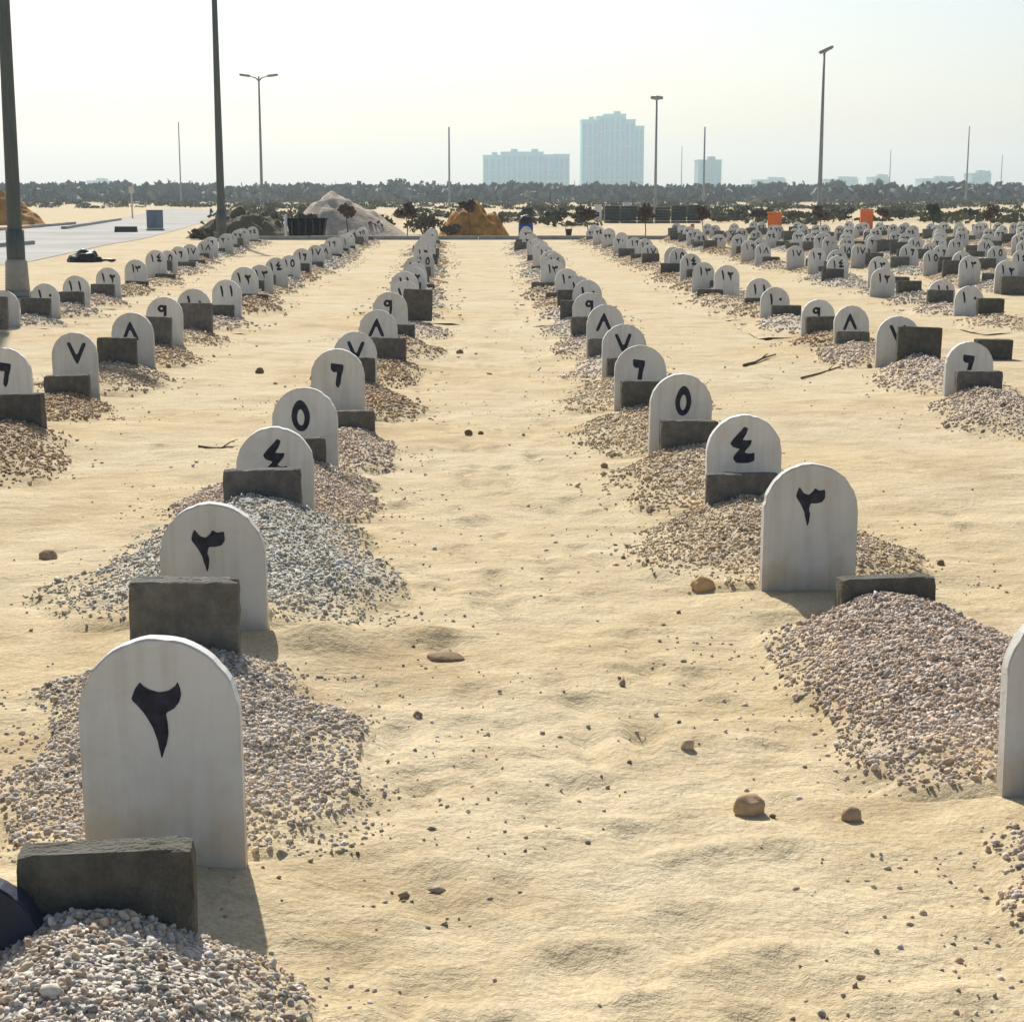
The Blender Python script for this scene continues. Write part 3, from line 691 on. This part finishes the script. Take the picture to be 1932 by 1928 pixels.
# ------------------------------------------------------------------ light poles
def light_pole(px, D, top_y, kind, label, r0=0.11, r1=0.055, m='galv', lean=0.0, H=None, foot=0):
    p = ground_at(px, D); H = H or hz(D, top_y)
    root = empty('light_pole', (p.x, p.y, 0)); root.rotation_euler = (0, lean, 0)
    tube_part('shaft', [(0, 0, -0.3), (0, 0, 0.4), (0, 0, H*0.5), (0, 0, H)], [r0, r0, (r0+r1)/2, r1], M[m], root, 14)
    box_part('base_plate', (0, 0, 0.05), (r0*4, r0*4, 0.08), M['kerb'], root, 0.01)
    tube_part('collar', [(0, 0, 0.4), (0, 0, 1.1)], [r0*1.22, r0*1.22], M[m], root, 14)
    if foot: tube_part('footing', [(0, 0, -0.2), (0, 0, foot-0.05), (0, 0, foot)], [r0*1.75, r0*1.45, r0*1.3], M['kerb'], root, 14)
    if kind == 'double':
        for s in (-1, 1):
            arm = tube_part('arm', [(0, 0, H-0.35), (s*0.25, 0, H-0.12), (s*0.75, 0, H+0.05)], [r1, r1*.8, r1*.7], M[m], root, 8)
            rot = Matrix.Rotation(-s*0.12, 3, 'Y')
            hd = box_part('lamp_head', (s*1.15, 0, H+0.10), (0.95, 0.34, 0.17), M[m], root, 0.05, rot)
            box_part('lens', (s*1.15, 0, H+0.005), (0.7, 0.26, 0.03), M['lens'], hd, 0, rot)
    elif kind == 'single':
        tube_part('arm', [(0, 0, H-0.25), (0.05, 0, H-0.05), (0.22, -0.1, H+0.08)], [r1, r1*.8, r1*.7], M[m], root, 8)
        rot = Matrix.Rotation(-0.42, 3, 'Y')
        hd = box_part('lamp_head', (0.10, -0.1, H+0.12), (1.05, 0.42, 0.20), M[m], root, 0.06, rot)
        box_part('lens', (0.12, -0.1, H+0.0), (0.8, 0.3, 0.03), M['lens'], hd, 0, rot)
    elif kind == 'ring':
        tube_part('lamp_ring', [(0, 0, H-0.3), (0, 0, H-0.2), (0, 0, H+0.1), (0, 0, H+0.15)], [r1, 0.42, 0.42, 0.2], M[m], root, 12)
        for k in range(4):
            a = k*math.pi/2+0.4
            box_part('lamp_head', (0.5*math.cos(a), 0.5*math.sin(a), H-0.05), (0.35, 0.35, 0.3), M[m], root, 0.04)
    tag(root, label, 'light pole', 'light poles round the plot')
light_pole(34, 28.6, 0, 'double', 'thick dark light pole standing in sand at the left edge', 0.125, 0.06, 'pole', 0.004, 12.0, 0.62)
light_pole(419, 61.5, 0, 'double', 'tall dark light pole beside the brush heap, its top out of view', 0.15, 0.065, 'pole', -0.001, 13.0)
light_pole(495, 146, 145, 'double', 'light pole with two lamp arms left of the grey gravel heap', 0.14, 0.07)
light_pole(1545, 119, 98, 'single', 'light pole with one tilted lamp head on the right', 0.17, 0.075)
light_pole(1236, 176, 184, 'ring', 'light pole with clustered lamps right of the tall tower', 0.16, 0.09)
light_pole(848, 262, 240, 'plain', 'thin distant pole left of the wide apartment block', 0.17, 0.11)
light_pole(1327, 262, 240, 'plain', 'thin distant pole in front of the small grey tower', 0.17, 0.11)
light_pole(342, 300, 231, 'plain', 'faint distant pole between the two left poles', 0.13, 0.08)
light_pole(1822, 300, 238, 'plain', 'faint distant pole near the right edge', 0.16, 0.09)
light_pole(1677, 420, 282, 'plain', 'faint far pole between the tilted lamp and the right edge', 0.12, 0.07)
light_pole(1285, 430, 276, 'plain', 'faint far pole just left of the small grey tower', 0.12, 0.07)
light_pole(1887, 430, 292, 'plain', 'rightmost faint far pole on the horizon', 0.12, 0.07)

# ------------------------------------------------------------------ heaps
def heap(name, px0, px1, D, top_y, m, label, seed, peak=0.5, cat='heap', dy=None, pw=1.25, rough=0.09, steps=46):
    a, b = ground_at(px0, D), ground_at(px1, D); Wd = (b-a).length; H = hz(D, top_y); c = (a+b)/2; dy = dy or Wd*0.45
    u = np.linspace(-1, 1, steps); UU, VV = np.meshgrid(u, u)
    X = UU*Wd/2; Y = VV*dy; pk = (peak-0.5)*Wd
    rr = np.sqrt((np.where(X < pk, (X-pk)/(Wd/2+pk), (X-pk)/(Wd/2-pk)))**2+VV**2)
    h = H*np.clip(1-rr, -0.08, 1)**1.0 if pw == 1 else H*np.where(rr < 1, (1-np.clip(rr, 0, 1)**pw), (1-rr)*0.3)
    h = h+np.clip(h/H, 0, 1)*H*rough*fbm(X*2.2/H*1.2, Y*2.2/H*1.2, seed, 4)
    h = np.maximum(h, -0.12)
    ii = np.arange(steps*steps).reshape(steps, steps)
    Fc = np.stack([ii[:-1, :-1], ii[:-1, 1:], ii[1:, 1:], ii[1:, :-1]], -1).reshape(-1, 4)
    o = link(name, np_mesh(name, np.stack([X, Y, h], -1).reshape(-1, 3), Fc, True), M[m]); o.location = c
    tag(o, label, cat); return o
heap('gravel_heap', 530, 772, 70, 366, 'grey_gravel', 'tall grey gravel heap with a sandy cap behind the kerb', 5, 0.40, dy=2.4, rough=0.10)
heap('sand_heap', 575, 665, 72.5, 362, 'orange_soil', 'yellow sand heap peeking over the top of the grey gravel heap', 8, 0.5, dy=1.2)
heap('soil_heap', 826, 962, 70, 388, 'orange_soil', 'orange soil heap behind the kerb near the middle', 15, 0.46, rough=0.30, pw=2.0)
heap('soil_heap', -60, 86, 95, 368, 'orange_soil', 'orange soil heap at the left edge beyond the road', 25, 0.45, rough=0.34, pw=1.6)
heap('earth_bank', 350, 560, 66, 402, 'brush', 'dark earth bank round the foot of the tall pole', 33, 0.55, dy=1.5, rough=0.3, pw=1.8)

# ------------------------------------------------------------------ vegetation
def leaf_cloud(n, rx, ry, rz, size, shell=0.35, lobes=7, bias=0.0):
    """leaf-sized quads spread in uneven clumps through a crown"""
    C = rng.normal(size=(lobes, 3)); C /= np.linalg.norm(C, axis=1)[:, None]; C *= rng.uniform(0.25, 0.78, (lobes, 1))
    C[:, 2] += bias; rad = rng.uniform(0.28, 0.55, lobes)
    k = rng.integers(0, lobes, n); d = rng.normal(size=(n, 3)); d /= np.linalg.norm(d, axis=1)[:, None]
    P = C[k]+d*rad[k][:, None]*(rng.random((n, 1))**shell)
    P = P*np.array([rx, ry, rz])
    q = np.array([(-1, -.5, 0), (1, -.5, 0), (1, .5, .15), (-1, .5, .15)])*size
    V = np.einsum('nij,kj->nki', rand_rot(n), q)*rng.uniform(0.6, 1.4, (n, 1, 1))+P[:, None, :]
    return V.reshape(-1, 3), np.arange(n*4).reshape(n, 4)
def tree(name, p, H, rx, m, label, n=260, trunk=0.35, leaf=0.25, cat='tree', group=None, tr=0.03, rz=None):
    root = empty(name, p); rz = rz or H*(1-trunk)*0.55; cz = H-rz*0.9
    bm = bmesh.new(); add_tube(bm, [(0, 0, -0.1), (0.02*H, 0, H*0.25), (-0.01*H, 0.01*H, H*0.6), (0, 0, H*0.85)], [H*tr, H*tr*.8, H*tr*.6, H*tr*.25], 8)
    for k in range(5):
        a = k*1.257+random.random(); z = H*(trunk+0.08*k)
        add_tube(bm, [(0, 0, z), (rx*.35*math.cos(a), rx*.35*math.sin(a), z+H*.10), (rx*.75*math.cos(a), rx*.75*math.sin(a), z+H*.2)], [H*tr*.45, H*tr*.3, H*tr*.1], 6)
    link('trunk', bm_mesh('trunk', bm, True), M['bark'], root)
    V, Fc = leaf_cloud(n, rx, rx, rz, leaf); V[:, 2] += cz
    link('crown', np_mesh('crown', V, Fc), M[m], root)
    tag(root, label, cat, group); return root
saps = [(655, 66, 388, 'behind the end of the second left row'), (768, 66, 386, 'between the grey and orange heaps'),
        (885, 66, 376, 'in front of the orange soil heap'), (1108, 66, 390, 'right of the blue drum'), (1217, 66, 390, 'in front of the dark wall, left one'),
        (1325, 68, 391, 'at the right end of the dark wall'), (1431, 80, 393, 'just left of the first orange bin'), (1547, 78, 388, 'at the foot of the tilted lamp pole'),
        (1664, 82, 392, 'just right of the second orange bin'), (1868, 78, 389, 'near the right edge beyond the graves')]
for i, (px, D, ty, wh) in enumerate(saps):
    p = ground_at(px, D); tree('young_tree', p, hz(D, ty), random.uniform(0.36, 0.5), 'leaf_brown', 'young staked tree with sparse brown crown ' + wh, 190, 0.6, 0.085, 'tree', 'young trees along the kerb', 0.024, 0.30)
p = ground_at(1760, 84); tree('young_tree', p, hz(84, 384), 0.42, 'leaf', 'dark green bushy young tree beyond the graves on the right', 420, 0.35, 0.11, 'tree', None, 0.03, 0.45)
def shrub(px, D, wpx, top_y, label, m='leaf', n=420):
    p = ground_at(px, D); rx = wpx*D/F/2; H = max(hz(D, top_y), 0.3)
    root = empty('shrub', p)
    bm = bmesh.new()
    for k in range(5):
        a = k*1.3; add_tube(bm, [(0, 0, -.05), (rx*.3*math.cos(a), rx*.3*math.sin(a), H*.4), (rx*.5*math.cos(a), rx*.5*math.sin(a), H*.75)], [.04, .025, .01], 6)
    link('stem', bm_mesh('stem', bm, True), M['bark'], root)
    V, Fc = leaf_cloud(n, rx, rx*0.8, H*0.5, 0.09*D/90, 0.4, 9); V[:, 2] = np.maximum(V[:, 2]+H*0.48, 0.02)
    link('foliage', np_mesh('foliage', V, Fc), M[m], root); tag(root, label, 'shrub', 'shrubs beyond the kerb')
shrub(1000, 95, 40, 388, 'dark shrub behind the blue drum')
shrub(1045, 96, 56, 387, 'dark wide shrub right of the blue drum')
shrub(1098, 98, 50, 389, 'dark shrub at the left end of the dark wall')
shrub(440, 68, 70, 392, 'dark green brush left of the dark skip', 'brush', 520)
shrub(505, 69, 74, 396, 'dry brush close to the dark skip', 'brush', 520)
shrub(725, 72, 60, 398, 'dry brush at the right foot of the grey gravel heap', 'brush')
shrub(800, 72, 80, 402, 'tangled dry brush left of the orange soil heap', 'brush', 520)
shrub(470, 66, 90, 402, 'dark brown brush in front of the tall dark pole', 'brush', 620)
shrub(690, 69, 64, 412, 'low dark brush at the foot of the grey gravel heap', 'brush')
shrub(848, 68, 50, 420, 'low dark debris brush at the left foot of the orange heap', 'brush')
shrub(930, 76, 60, 398, 'dark brush at the right side of the orange heap', 'brush')
shrub(1395, 110, 60, 394, 'dark olive shrub left of the first orange bin')
shrub(1500, 112, 70, 395, 'dark olive shrub between first orange bin and tilted lamp', 'brush')
shrub(1590, 112, 70, 394, 'dark olive shrub between tilted lamp and second orange bin')
shrub(1700, 114, 70, 394, 'brown shrub right of the second orange bin', 'brush')
shrub(1815, 114, 60, 394, 'dark olive shrub left of the last young tree')
shrub(380, 64, 60, 424, 'low dry brush at the edge of the paved road', 'brush')
# far woodland: one mass
Vs, Fs, off = [], [], 0
for k in range(1700):
    D = random.uniform(325, 390); px = random.uniform(-1500, 3400); p = ground_at(px, D)
    h = random.uniform(3.5, 4.0)*(0.95+0.07*float(vnoise(np.array([px/90.0]), np.array([1.0]), 5)[0]))*D/370; rx = random.uniform(2.2, 4.2)
    V, Fc = leaf_cloud(60, rx, rx, h*0.60, 0.78, 0.5, 8); V[:, 2] = np.abs(V[:, 2]+h*0.40); V += np.array([p.x, p.y, 0])
    Vs.append(V); Fs.append(Fc+off); off += len(V)
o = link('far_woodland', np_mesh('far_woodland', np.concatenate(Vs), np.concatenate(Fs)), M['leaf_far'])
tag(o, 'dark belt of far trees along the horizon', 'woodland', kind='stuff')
for px, D, ty, wpx, wh in [(125, 400, 341, 44, 'left of the faint pole'), (235, 400, 343, 36, 'rising left of the second pole'), (745, 390, 341, 64, 'wide crown above the belt left of the wide block'),
                           (858, 395, 344, 26, 'at the foot of the thin pole left of the towers'), (962, 385, 341, 46, 'in front of the wide apartment block'), (1655, 420, 336, 42, 'tall crown right of the tilted lamp'),
                           (1440, 420, 342, 24, 'small crown right of the small grey tower'), (1585, 420, 342, 52, 'low wide crown right of the tilted lamp pole'), (1915, 400, 342, 40, 'at the right edge of the belt')]:
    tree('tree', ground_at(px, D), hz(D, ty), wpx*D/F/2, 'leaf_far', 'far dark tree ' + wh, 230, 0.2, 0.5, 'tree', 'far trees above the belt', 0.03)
Vs, Fs, off = [], [], 0
for k in range(760):
    D = 88+240*random.random()**0.8; px = random.uniform(-500, 2400); p = ground_at(px, D)
    if px < 430 and D < 190: continue
    rx = random.uniform(0.5, 1.9); h = random.uniform(0.25, 0.9)
    V, Fc = leaf_cloud(60, rx*1.6, rx, h*0.6, 0.16, 0.4, 7); V[:, 2] = np.abs(V[:, 2]+h*0.4); V += np.array([p.x, p.y, 0])
    Vs.append(V); Fs.append(Fc+off); off += len(V)
o = link('desert_scrub', np_mesh('desert_scrub', np.concatenate(Vs), np.concatenate(Fs)), M['scrub'])
tag(o, 'low olive desert scrub scattered over the far sand', 'scrub', kind='stuff')

# ------------------------------------------------------------------ things beyond the kerb
def bin_(px, D, ty, wpx, label):
    p = ground_at(px, D); H = hz(D, ty); W = wpx*D/F
    root = empty('waste_bin', p, random.uniform(-.2, .2))
    bm = bmesh.new(); b0, b1 = W*0.45, W*0.5
    vv = [bm.verts.new((sx*b, sy*b*1.05, z)) for z, b in ((0.10, b0), (H*0.9, b1)) for sx, sy in ((-1, -1), (1, -1), (1, 1), (-1, 1))]
    for f in ((0, 3, 2, 1), (4, 5, 6, 7), (0, 1, 5, 4), (1, 2, 6, 5), (2, 3, 7, 6), (3, 0, 4, 7)): bm.faces.new([vv[k] for k in f])
    bmesh.ops.bevel(bm, geom=bm.edges[:], offset=0.02, segments=2, affect='EDGES')
    link('bin_body', bm_mesh('bin_body', bm), M['orange'], root)
    box_part('lid', (0, -0.01, H*0.945), (W*1.08, W*1.14, H*0.07), M['orange'], root, 0.025)
    tube_part('handle', [(-W*.4, W*.62, H*.93), (W*.4, W*.62, H*.93)], 0.018, M['black'], root, 8)
    for s in (-1, 1): tube_part('wheel', [(s*W*.44, W*.4, 0.10), (s*W*.52, W*.4, 0.10)], 0.10, M['black'], root, 14)
    tag(root, label, 'waste bin', 'orange bins beyond the graves')
bin_(1461, 75, 400, 27, 'bright orange waste bin left of the tilted lamp pole')
bin_(1634, 79, 394, 24, 'bright orange waste bin right of the tilted lamp pole')
# small orange canister
p = ground_at(1306, 72); root = empty('traffic_post', p)
tube_part('post', [(0, 0, 0), (0, 0, 0.05), (0, 0, 0.06), (0, 0, 0.42), (0, 0, 0.45)], [0.17, 0.17, 0.10, 0.085, 0.05], M['orange'], root, 14)
tube_part('band', [(0, 0, 0.24), (0, 0, 0.32)], 0.098, M['white'], root, 14)
tag(root, 'short orange traffic post left of the young tree by the dark wall', 'traffic post')
# blue drum with a black sack
p = ground_at(992, 66); root = empty('blue_drum', p); zs = [0, .02, .16, .18, .20, .36, .38, .40, .54, .56]; rs = [.26, .28, .28, .295, .28, .28, .295, .28, .28, .26]
tube_part('drum_body', [(0, 0, z) for z in zs], rs, M['blue'], root, 20)
bm = bmesh.new(); bmesh.ops.create_icosphere(bm, subdivisions=3, radius=0.27, matrix=Matrix.Translation((0, 0, 0.62)))
for v in bm.verts: v.co += v.co.normalized()*0.05*math.sin(v.co.x*23)*math.cos(v.co.y*19+v.co.z*14); v.co.z = max(v.co.z, 0.555)
link('sack', bm_mesh('sack', bm, True), M['black'], root); tag(root, 'blue drum topped with a black sack at the end of the right row', 'drum')
# black bucket
p = ground_at(1073, 70); root = empty('bucket', p)
tube_part('bucket_body', [(0, 0, 0), (0, 0, .02), (0, 0, .26), (0, 0, .28)], [.10, .11, .145, .15], M['black'], root, 18)
tube_part('bucket_handle', [(.14*math.cos(a), 0, .28+.13*math.sin(a)) for a in [k*math.pi/8 for k in range(9)]], 0.008, M['black'], root, 6)
tag(root, 'small black bucket on the sand right of the blue drum', 'bucket')
# dark wall of stacked block pallets, one pallet each
for k, (x0, x1) in enumerate([(1140, 1168), (1171, 1200), (1203, 1232), (1235, 1263), (1266, 1294), (1297, 1320)]):
    D = 100+random.uniform(-.4, .4); a, b = ground_at(x0, D), ground_at(x1, D); W = (b-a).length; c = (a+b)/2; H = hz(D, 389+random.uniform(-2, 3))
    root = empty('block_pallet', c, random.uniform(-.06, .06))
    box_part('pallet', (0, 0, 0.06), (W, 0.9, 0.10), M['wood'], root, 0.01)
    n = 5; hh = (H-0.12)/n
    for r_ in range(n):
        for q_ in range(2):
            box_part('block_course', ((q_-.5)*W*.5, random.uniform(-.02, .02), 0.125+hh*(r_+.5)), (W*.49, .86, hh-0.012), M['skip'], root, 0.01)
    tag(root, ['leftmost', 'second', 'third', 'fourth', 'fifth', 'rightmost'][k] + ' of six dark block stacks in a line beyond the kerb', 'block stack', 'dark stacks beyond the kerb')
for px, D, ty, lab in [(1182, 102, 384, 'left small white crate on top of the line of dark stacks'), (1128, 104, 388, 'small white crate beside the left end of the dark stacks')]:
    p = ground_at(px, D); root = empty('crate', (p.x, p.y, 0)); H = hz(D, ty)
    box_part('crate_body', (0, 0, H/2), (0.42, 0.42, H), M['white'], root, 0.02); box_part('crate_lid', (0, 0, H+0.03), (0.46, 0.46, 0.05), M['white'], root, 0.01)
    tag(root, lab.replace('on top of', 'showing behind'), 'crate')
# dark skip
p = ground_at(580, 65.5); root = empty('skip', p); H = hz(65.5, 412); W = 72*65.5/F
bm = bmesh.new(); vv = [bm.verts.new((sx*wx, sy*0.5, z)) for z, wx in ((0.05, W*.42), (H, W*.5)) for sx, sy in ((-1, -1), (1, -1), (1, 1), (-1, 1))]
for f in ((0, 3, 2, 1), (0, 1, 5, 4), (1, 2, 6, 5), (2, 3, 7, 6), (3, 0, 4, 7)): bm.faces.new([vv[k] for k in f])
bmesh.ops.solidify(bm, geom=bm.faces[:], thickness=0.03)
link('skip_body', bm_mesh('skip_body', bm), M['skip'], root)
for k in range(5): box_part('rib', (-W*.36+k*W*.18, -0.52, H*.5), (0.05, 0.04, H*.85), M['skip'], root, 0.008)
V, Fc = leaf_cloud(160, W*.4, .35, .16, .09); V[:, 2] += H; link('rubbish', np_mesh('rubbish', V, Fc), M['brush'], root)
tag(root, 'dark steel skip in front of the grey gravel heap', 'skip')
p = ground_at(540, 65); root = empty('marker_post', p); tube_part('post', [(0, 0, -.1), (0, 0, .85)], .06, M['white'], root, 12); tube_part('cap', [(0, 0, .85), (0, 0, .92)], [.07, .03], M['white'], root, 12)
tag(root, 'short white post at the left end of the dark skip', 'post')
# blue-grey cabinet, low barrier, sign post and black sheet by the road
p = ground_at(293, 80); root = empty('cabinet', p, .15); H = hz(80, 398)
box_part('cabinet_body', (0, 0, H/2+.05), (.74, .6, H-.1), M['bluegrey'], root, .02); box_part('plinth', (0, 0, .04), (.82, .68, .08), M['kerb'], root, .01)
for s in (-1, 1):
    dr = box_part('door', (s*.18, -.31, H/2+.05), (.33, .03, H*.78), M['bluegrey'], root, .008); box_part('handle', (s*.05, -.335, H/2), (.02, .025, .14), M['galv'], dr)
box_part('roof', (0, 0, H+.02), (.80, .66, .05), M['bluegrey'], root, .015); tag(root, 'blue grey utility cabinet standing on the paved road at left', 'cabinet')
p = ground_at(238, 76); root = empty('road_barrier', p, .05); bm = bmesh.new()
prof = [(-.22, 0), (.22, 0), (.22, .07), (.10, .18), (.08, .26), (-.08, .26), (-.10, .18), (-.22, .07)]
vs_ = [[bm.verts.new((x, y, z)) for y, z in prof] for x in (-.48, .48)]
for k in range(8): bm.faces.new((vs_[0][k], vs_[0][(k+1) % 8], vs_[1][(k+1) % 8], vs_[1][k]))
bm.faces.new(vs_[0][::-1]); bm.faces.new(vs_[1]); link('barrier_body', bm_mesh('barrier_body', bm), M['skip'], root)
for s in (-1, 1): box_part('foot', (s*.36, 0, .015), (.12, .5, .03), M['black'], root, .005)
tag(root, 'low dark barrier on the paved road left of the cabinet', 'barrier')
p = ground_at(250, 120); root = empty('sign_post', p); H = hz(120, 352); tube_part('post', [(0, 0, -.2), (0, 0, H)], .06, M['cream'], root, 10); box_part('panel', (0, -.08, H-.25), (.34, .03, .45), M['cream'], root, .01)
tag(root, 'slim cream sign post beyond the paved road at left', 'sign post')
p = ground_at(158, 43); root = empty('black_sheet', p); bm = bmesh.new(); bmesh.ops.create_icosphere(bm, subdivisions=4, radius=1.0)
from mathutils import noise as mn
for v in bm.verts:
    k = 1+.22*mn.noise(v.co*2.2)+.07*mn.noise(v.co*6); v.co = Vector((v.co.x*.42*k+.05*v.co.z, v.co.y*.3*k, max(v.co.z, -.1)*.30*k))
link('sheet_heap', bm_mesh('sheet_heap', bm, True), M['black'], root)
tube_part('loose_end', [(.30, 0, .08), (.45, -.02, .05), (.58, .0, .06), (.70, .02, .04), (.80, 0, .05)], [.07, .035, .03, .045, .02], M['black'], root, 8)
tag(root, 'crumpled black plastic sheet lying on the sand beside the road', 'plastic sheet')

# ------------------------------------------------------------------ far buildings
def building(name, D, blocks, label, m='facade', cat='building', bay=4.2):
    x0 = min(b[0] for b in blocks); x1 = max(b[1] for b in blocks); c = ground_at((x0+x1)/2, D)
    root = empty(name, c); k = D/F
    for (a, b, ty, dpt) in blocks:
        W = (b-a)*k; X = ((a+b)/2-(x0+x1)/2)*k; H = hz(D, ty); y = -dpt
        box_part('wall', (X, 12+y, H/2-1), (W, 24, H+2), M[m], root, 0)
        box_part('parapet', (X, 12+y, H+0.5), (W+0.6, 24.6, 1.0), M[m], root, 0)
        n = max(2, int(W/bay)); fl = max(2, int(H/10.5))
        for i in range(n):
            for f in range(fl):
                z0, z1 = 3+(H-5)*f/fl, 3+(H-5)*(f+0.93)/fl
                bw = W/n*0.62
                o = box_part('window_bay', (X-W/2+W*(i+.5)/n, y-0.15, (z0+z1)/2), (bw, 0.5, z1-z0), M['glass'], root, 0)
        if W > 14: box_part('roof_plant', (X+W*.12, 10+y, H+2.2), (W*.3, 8, 2.6), M[m], root, 0)
    tag(root, label, cat, 'buildings on the horizon'); return root
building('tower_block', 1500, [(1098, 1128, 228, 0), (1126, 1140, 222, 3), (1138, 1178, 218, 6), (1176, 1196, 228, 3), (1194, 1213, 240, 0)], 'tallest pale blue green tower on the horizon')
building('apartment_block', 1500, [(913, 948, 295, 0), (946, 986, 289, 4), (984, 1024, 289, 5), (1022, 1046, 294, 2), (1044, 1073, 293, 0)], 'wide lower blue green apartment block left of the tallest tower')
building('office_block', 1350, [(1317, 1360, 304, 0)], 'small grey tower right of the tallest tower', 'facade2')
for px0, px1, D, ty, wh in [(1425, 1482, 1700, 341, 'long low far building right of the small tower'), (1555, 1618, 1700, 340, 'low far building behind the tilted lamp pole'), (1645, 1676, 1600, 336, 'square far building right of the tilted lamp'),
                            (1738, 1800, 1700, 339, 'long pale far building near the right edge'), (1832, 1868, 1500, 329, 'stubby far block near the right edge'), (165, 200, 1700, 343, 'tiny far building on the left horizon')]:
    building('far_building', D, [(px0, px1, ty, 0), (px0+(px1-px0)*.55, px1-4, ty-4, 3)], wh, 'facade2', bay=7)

# ------------------------------------------------------------------ haze
bm = bmesh.new(); add_box(bm, (0, 1000, 42), (5200, 5200, 90)); hz_o = link('haze', bm_mesh('haze', bm)); 
hm = bpy.data.materials.new('haze'); hm.use_nodes = True; t = hm.node_tree
for nd in list(t.nodes):
    if nd.type != 'OUTPUT_MATERIAL': t.nodes.remove(nd)
pv = t.nodes.new('ShaderNodeVolumePrincipled'); pv.inputs['Color'].default_value = (0.86, 0.97, 1.0, 1)
pv.inputs['Density'].default_value = 0.00046; pv.inputs['Anisotropy'].default_value = 0.25
t.links.new(pv.outputs[0], [n for n in t.nodes if n.type == 'OUTPUT_MATERIAL'][0].inputs['Volume'])
hz_o.data.materials.append(hm); hz_o.display_type = 'WIRE'
tag(hz_o, 'pale dusty haze over the plain', 'haze', kind='stuff')
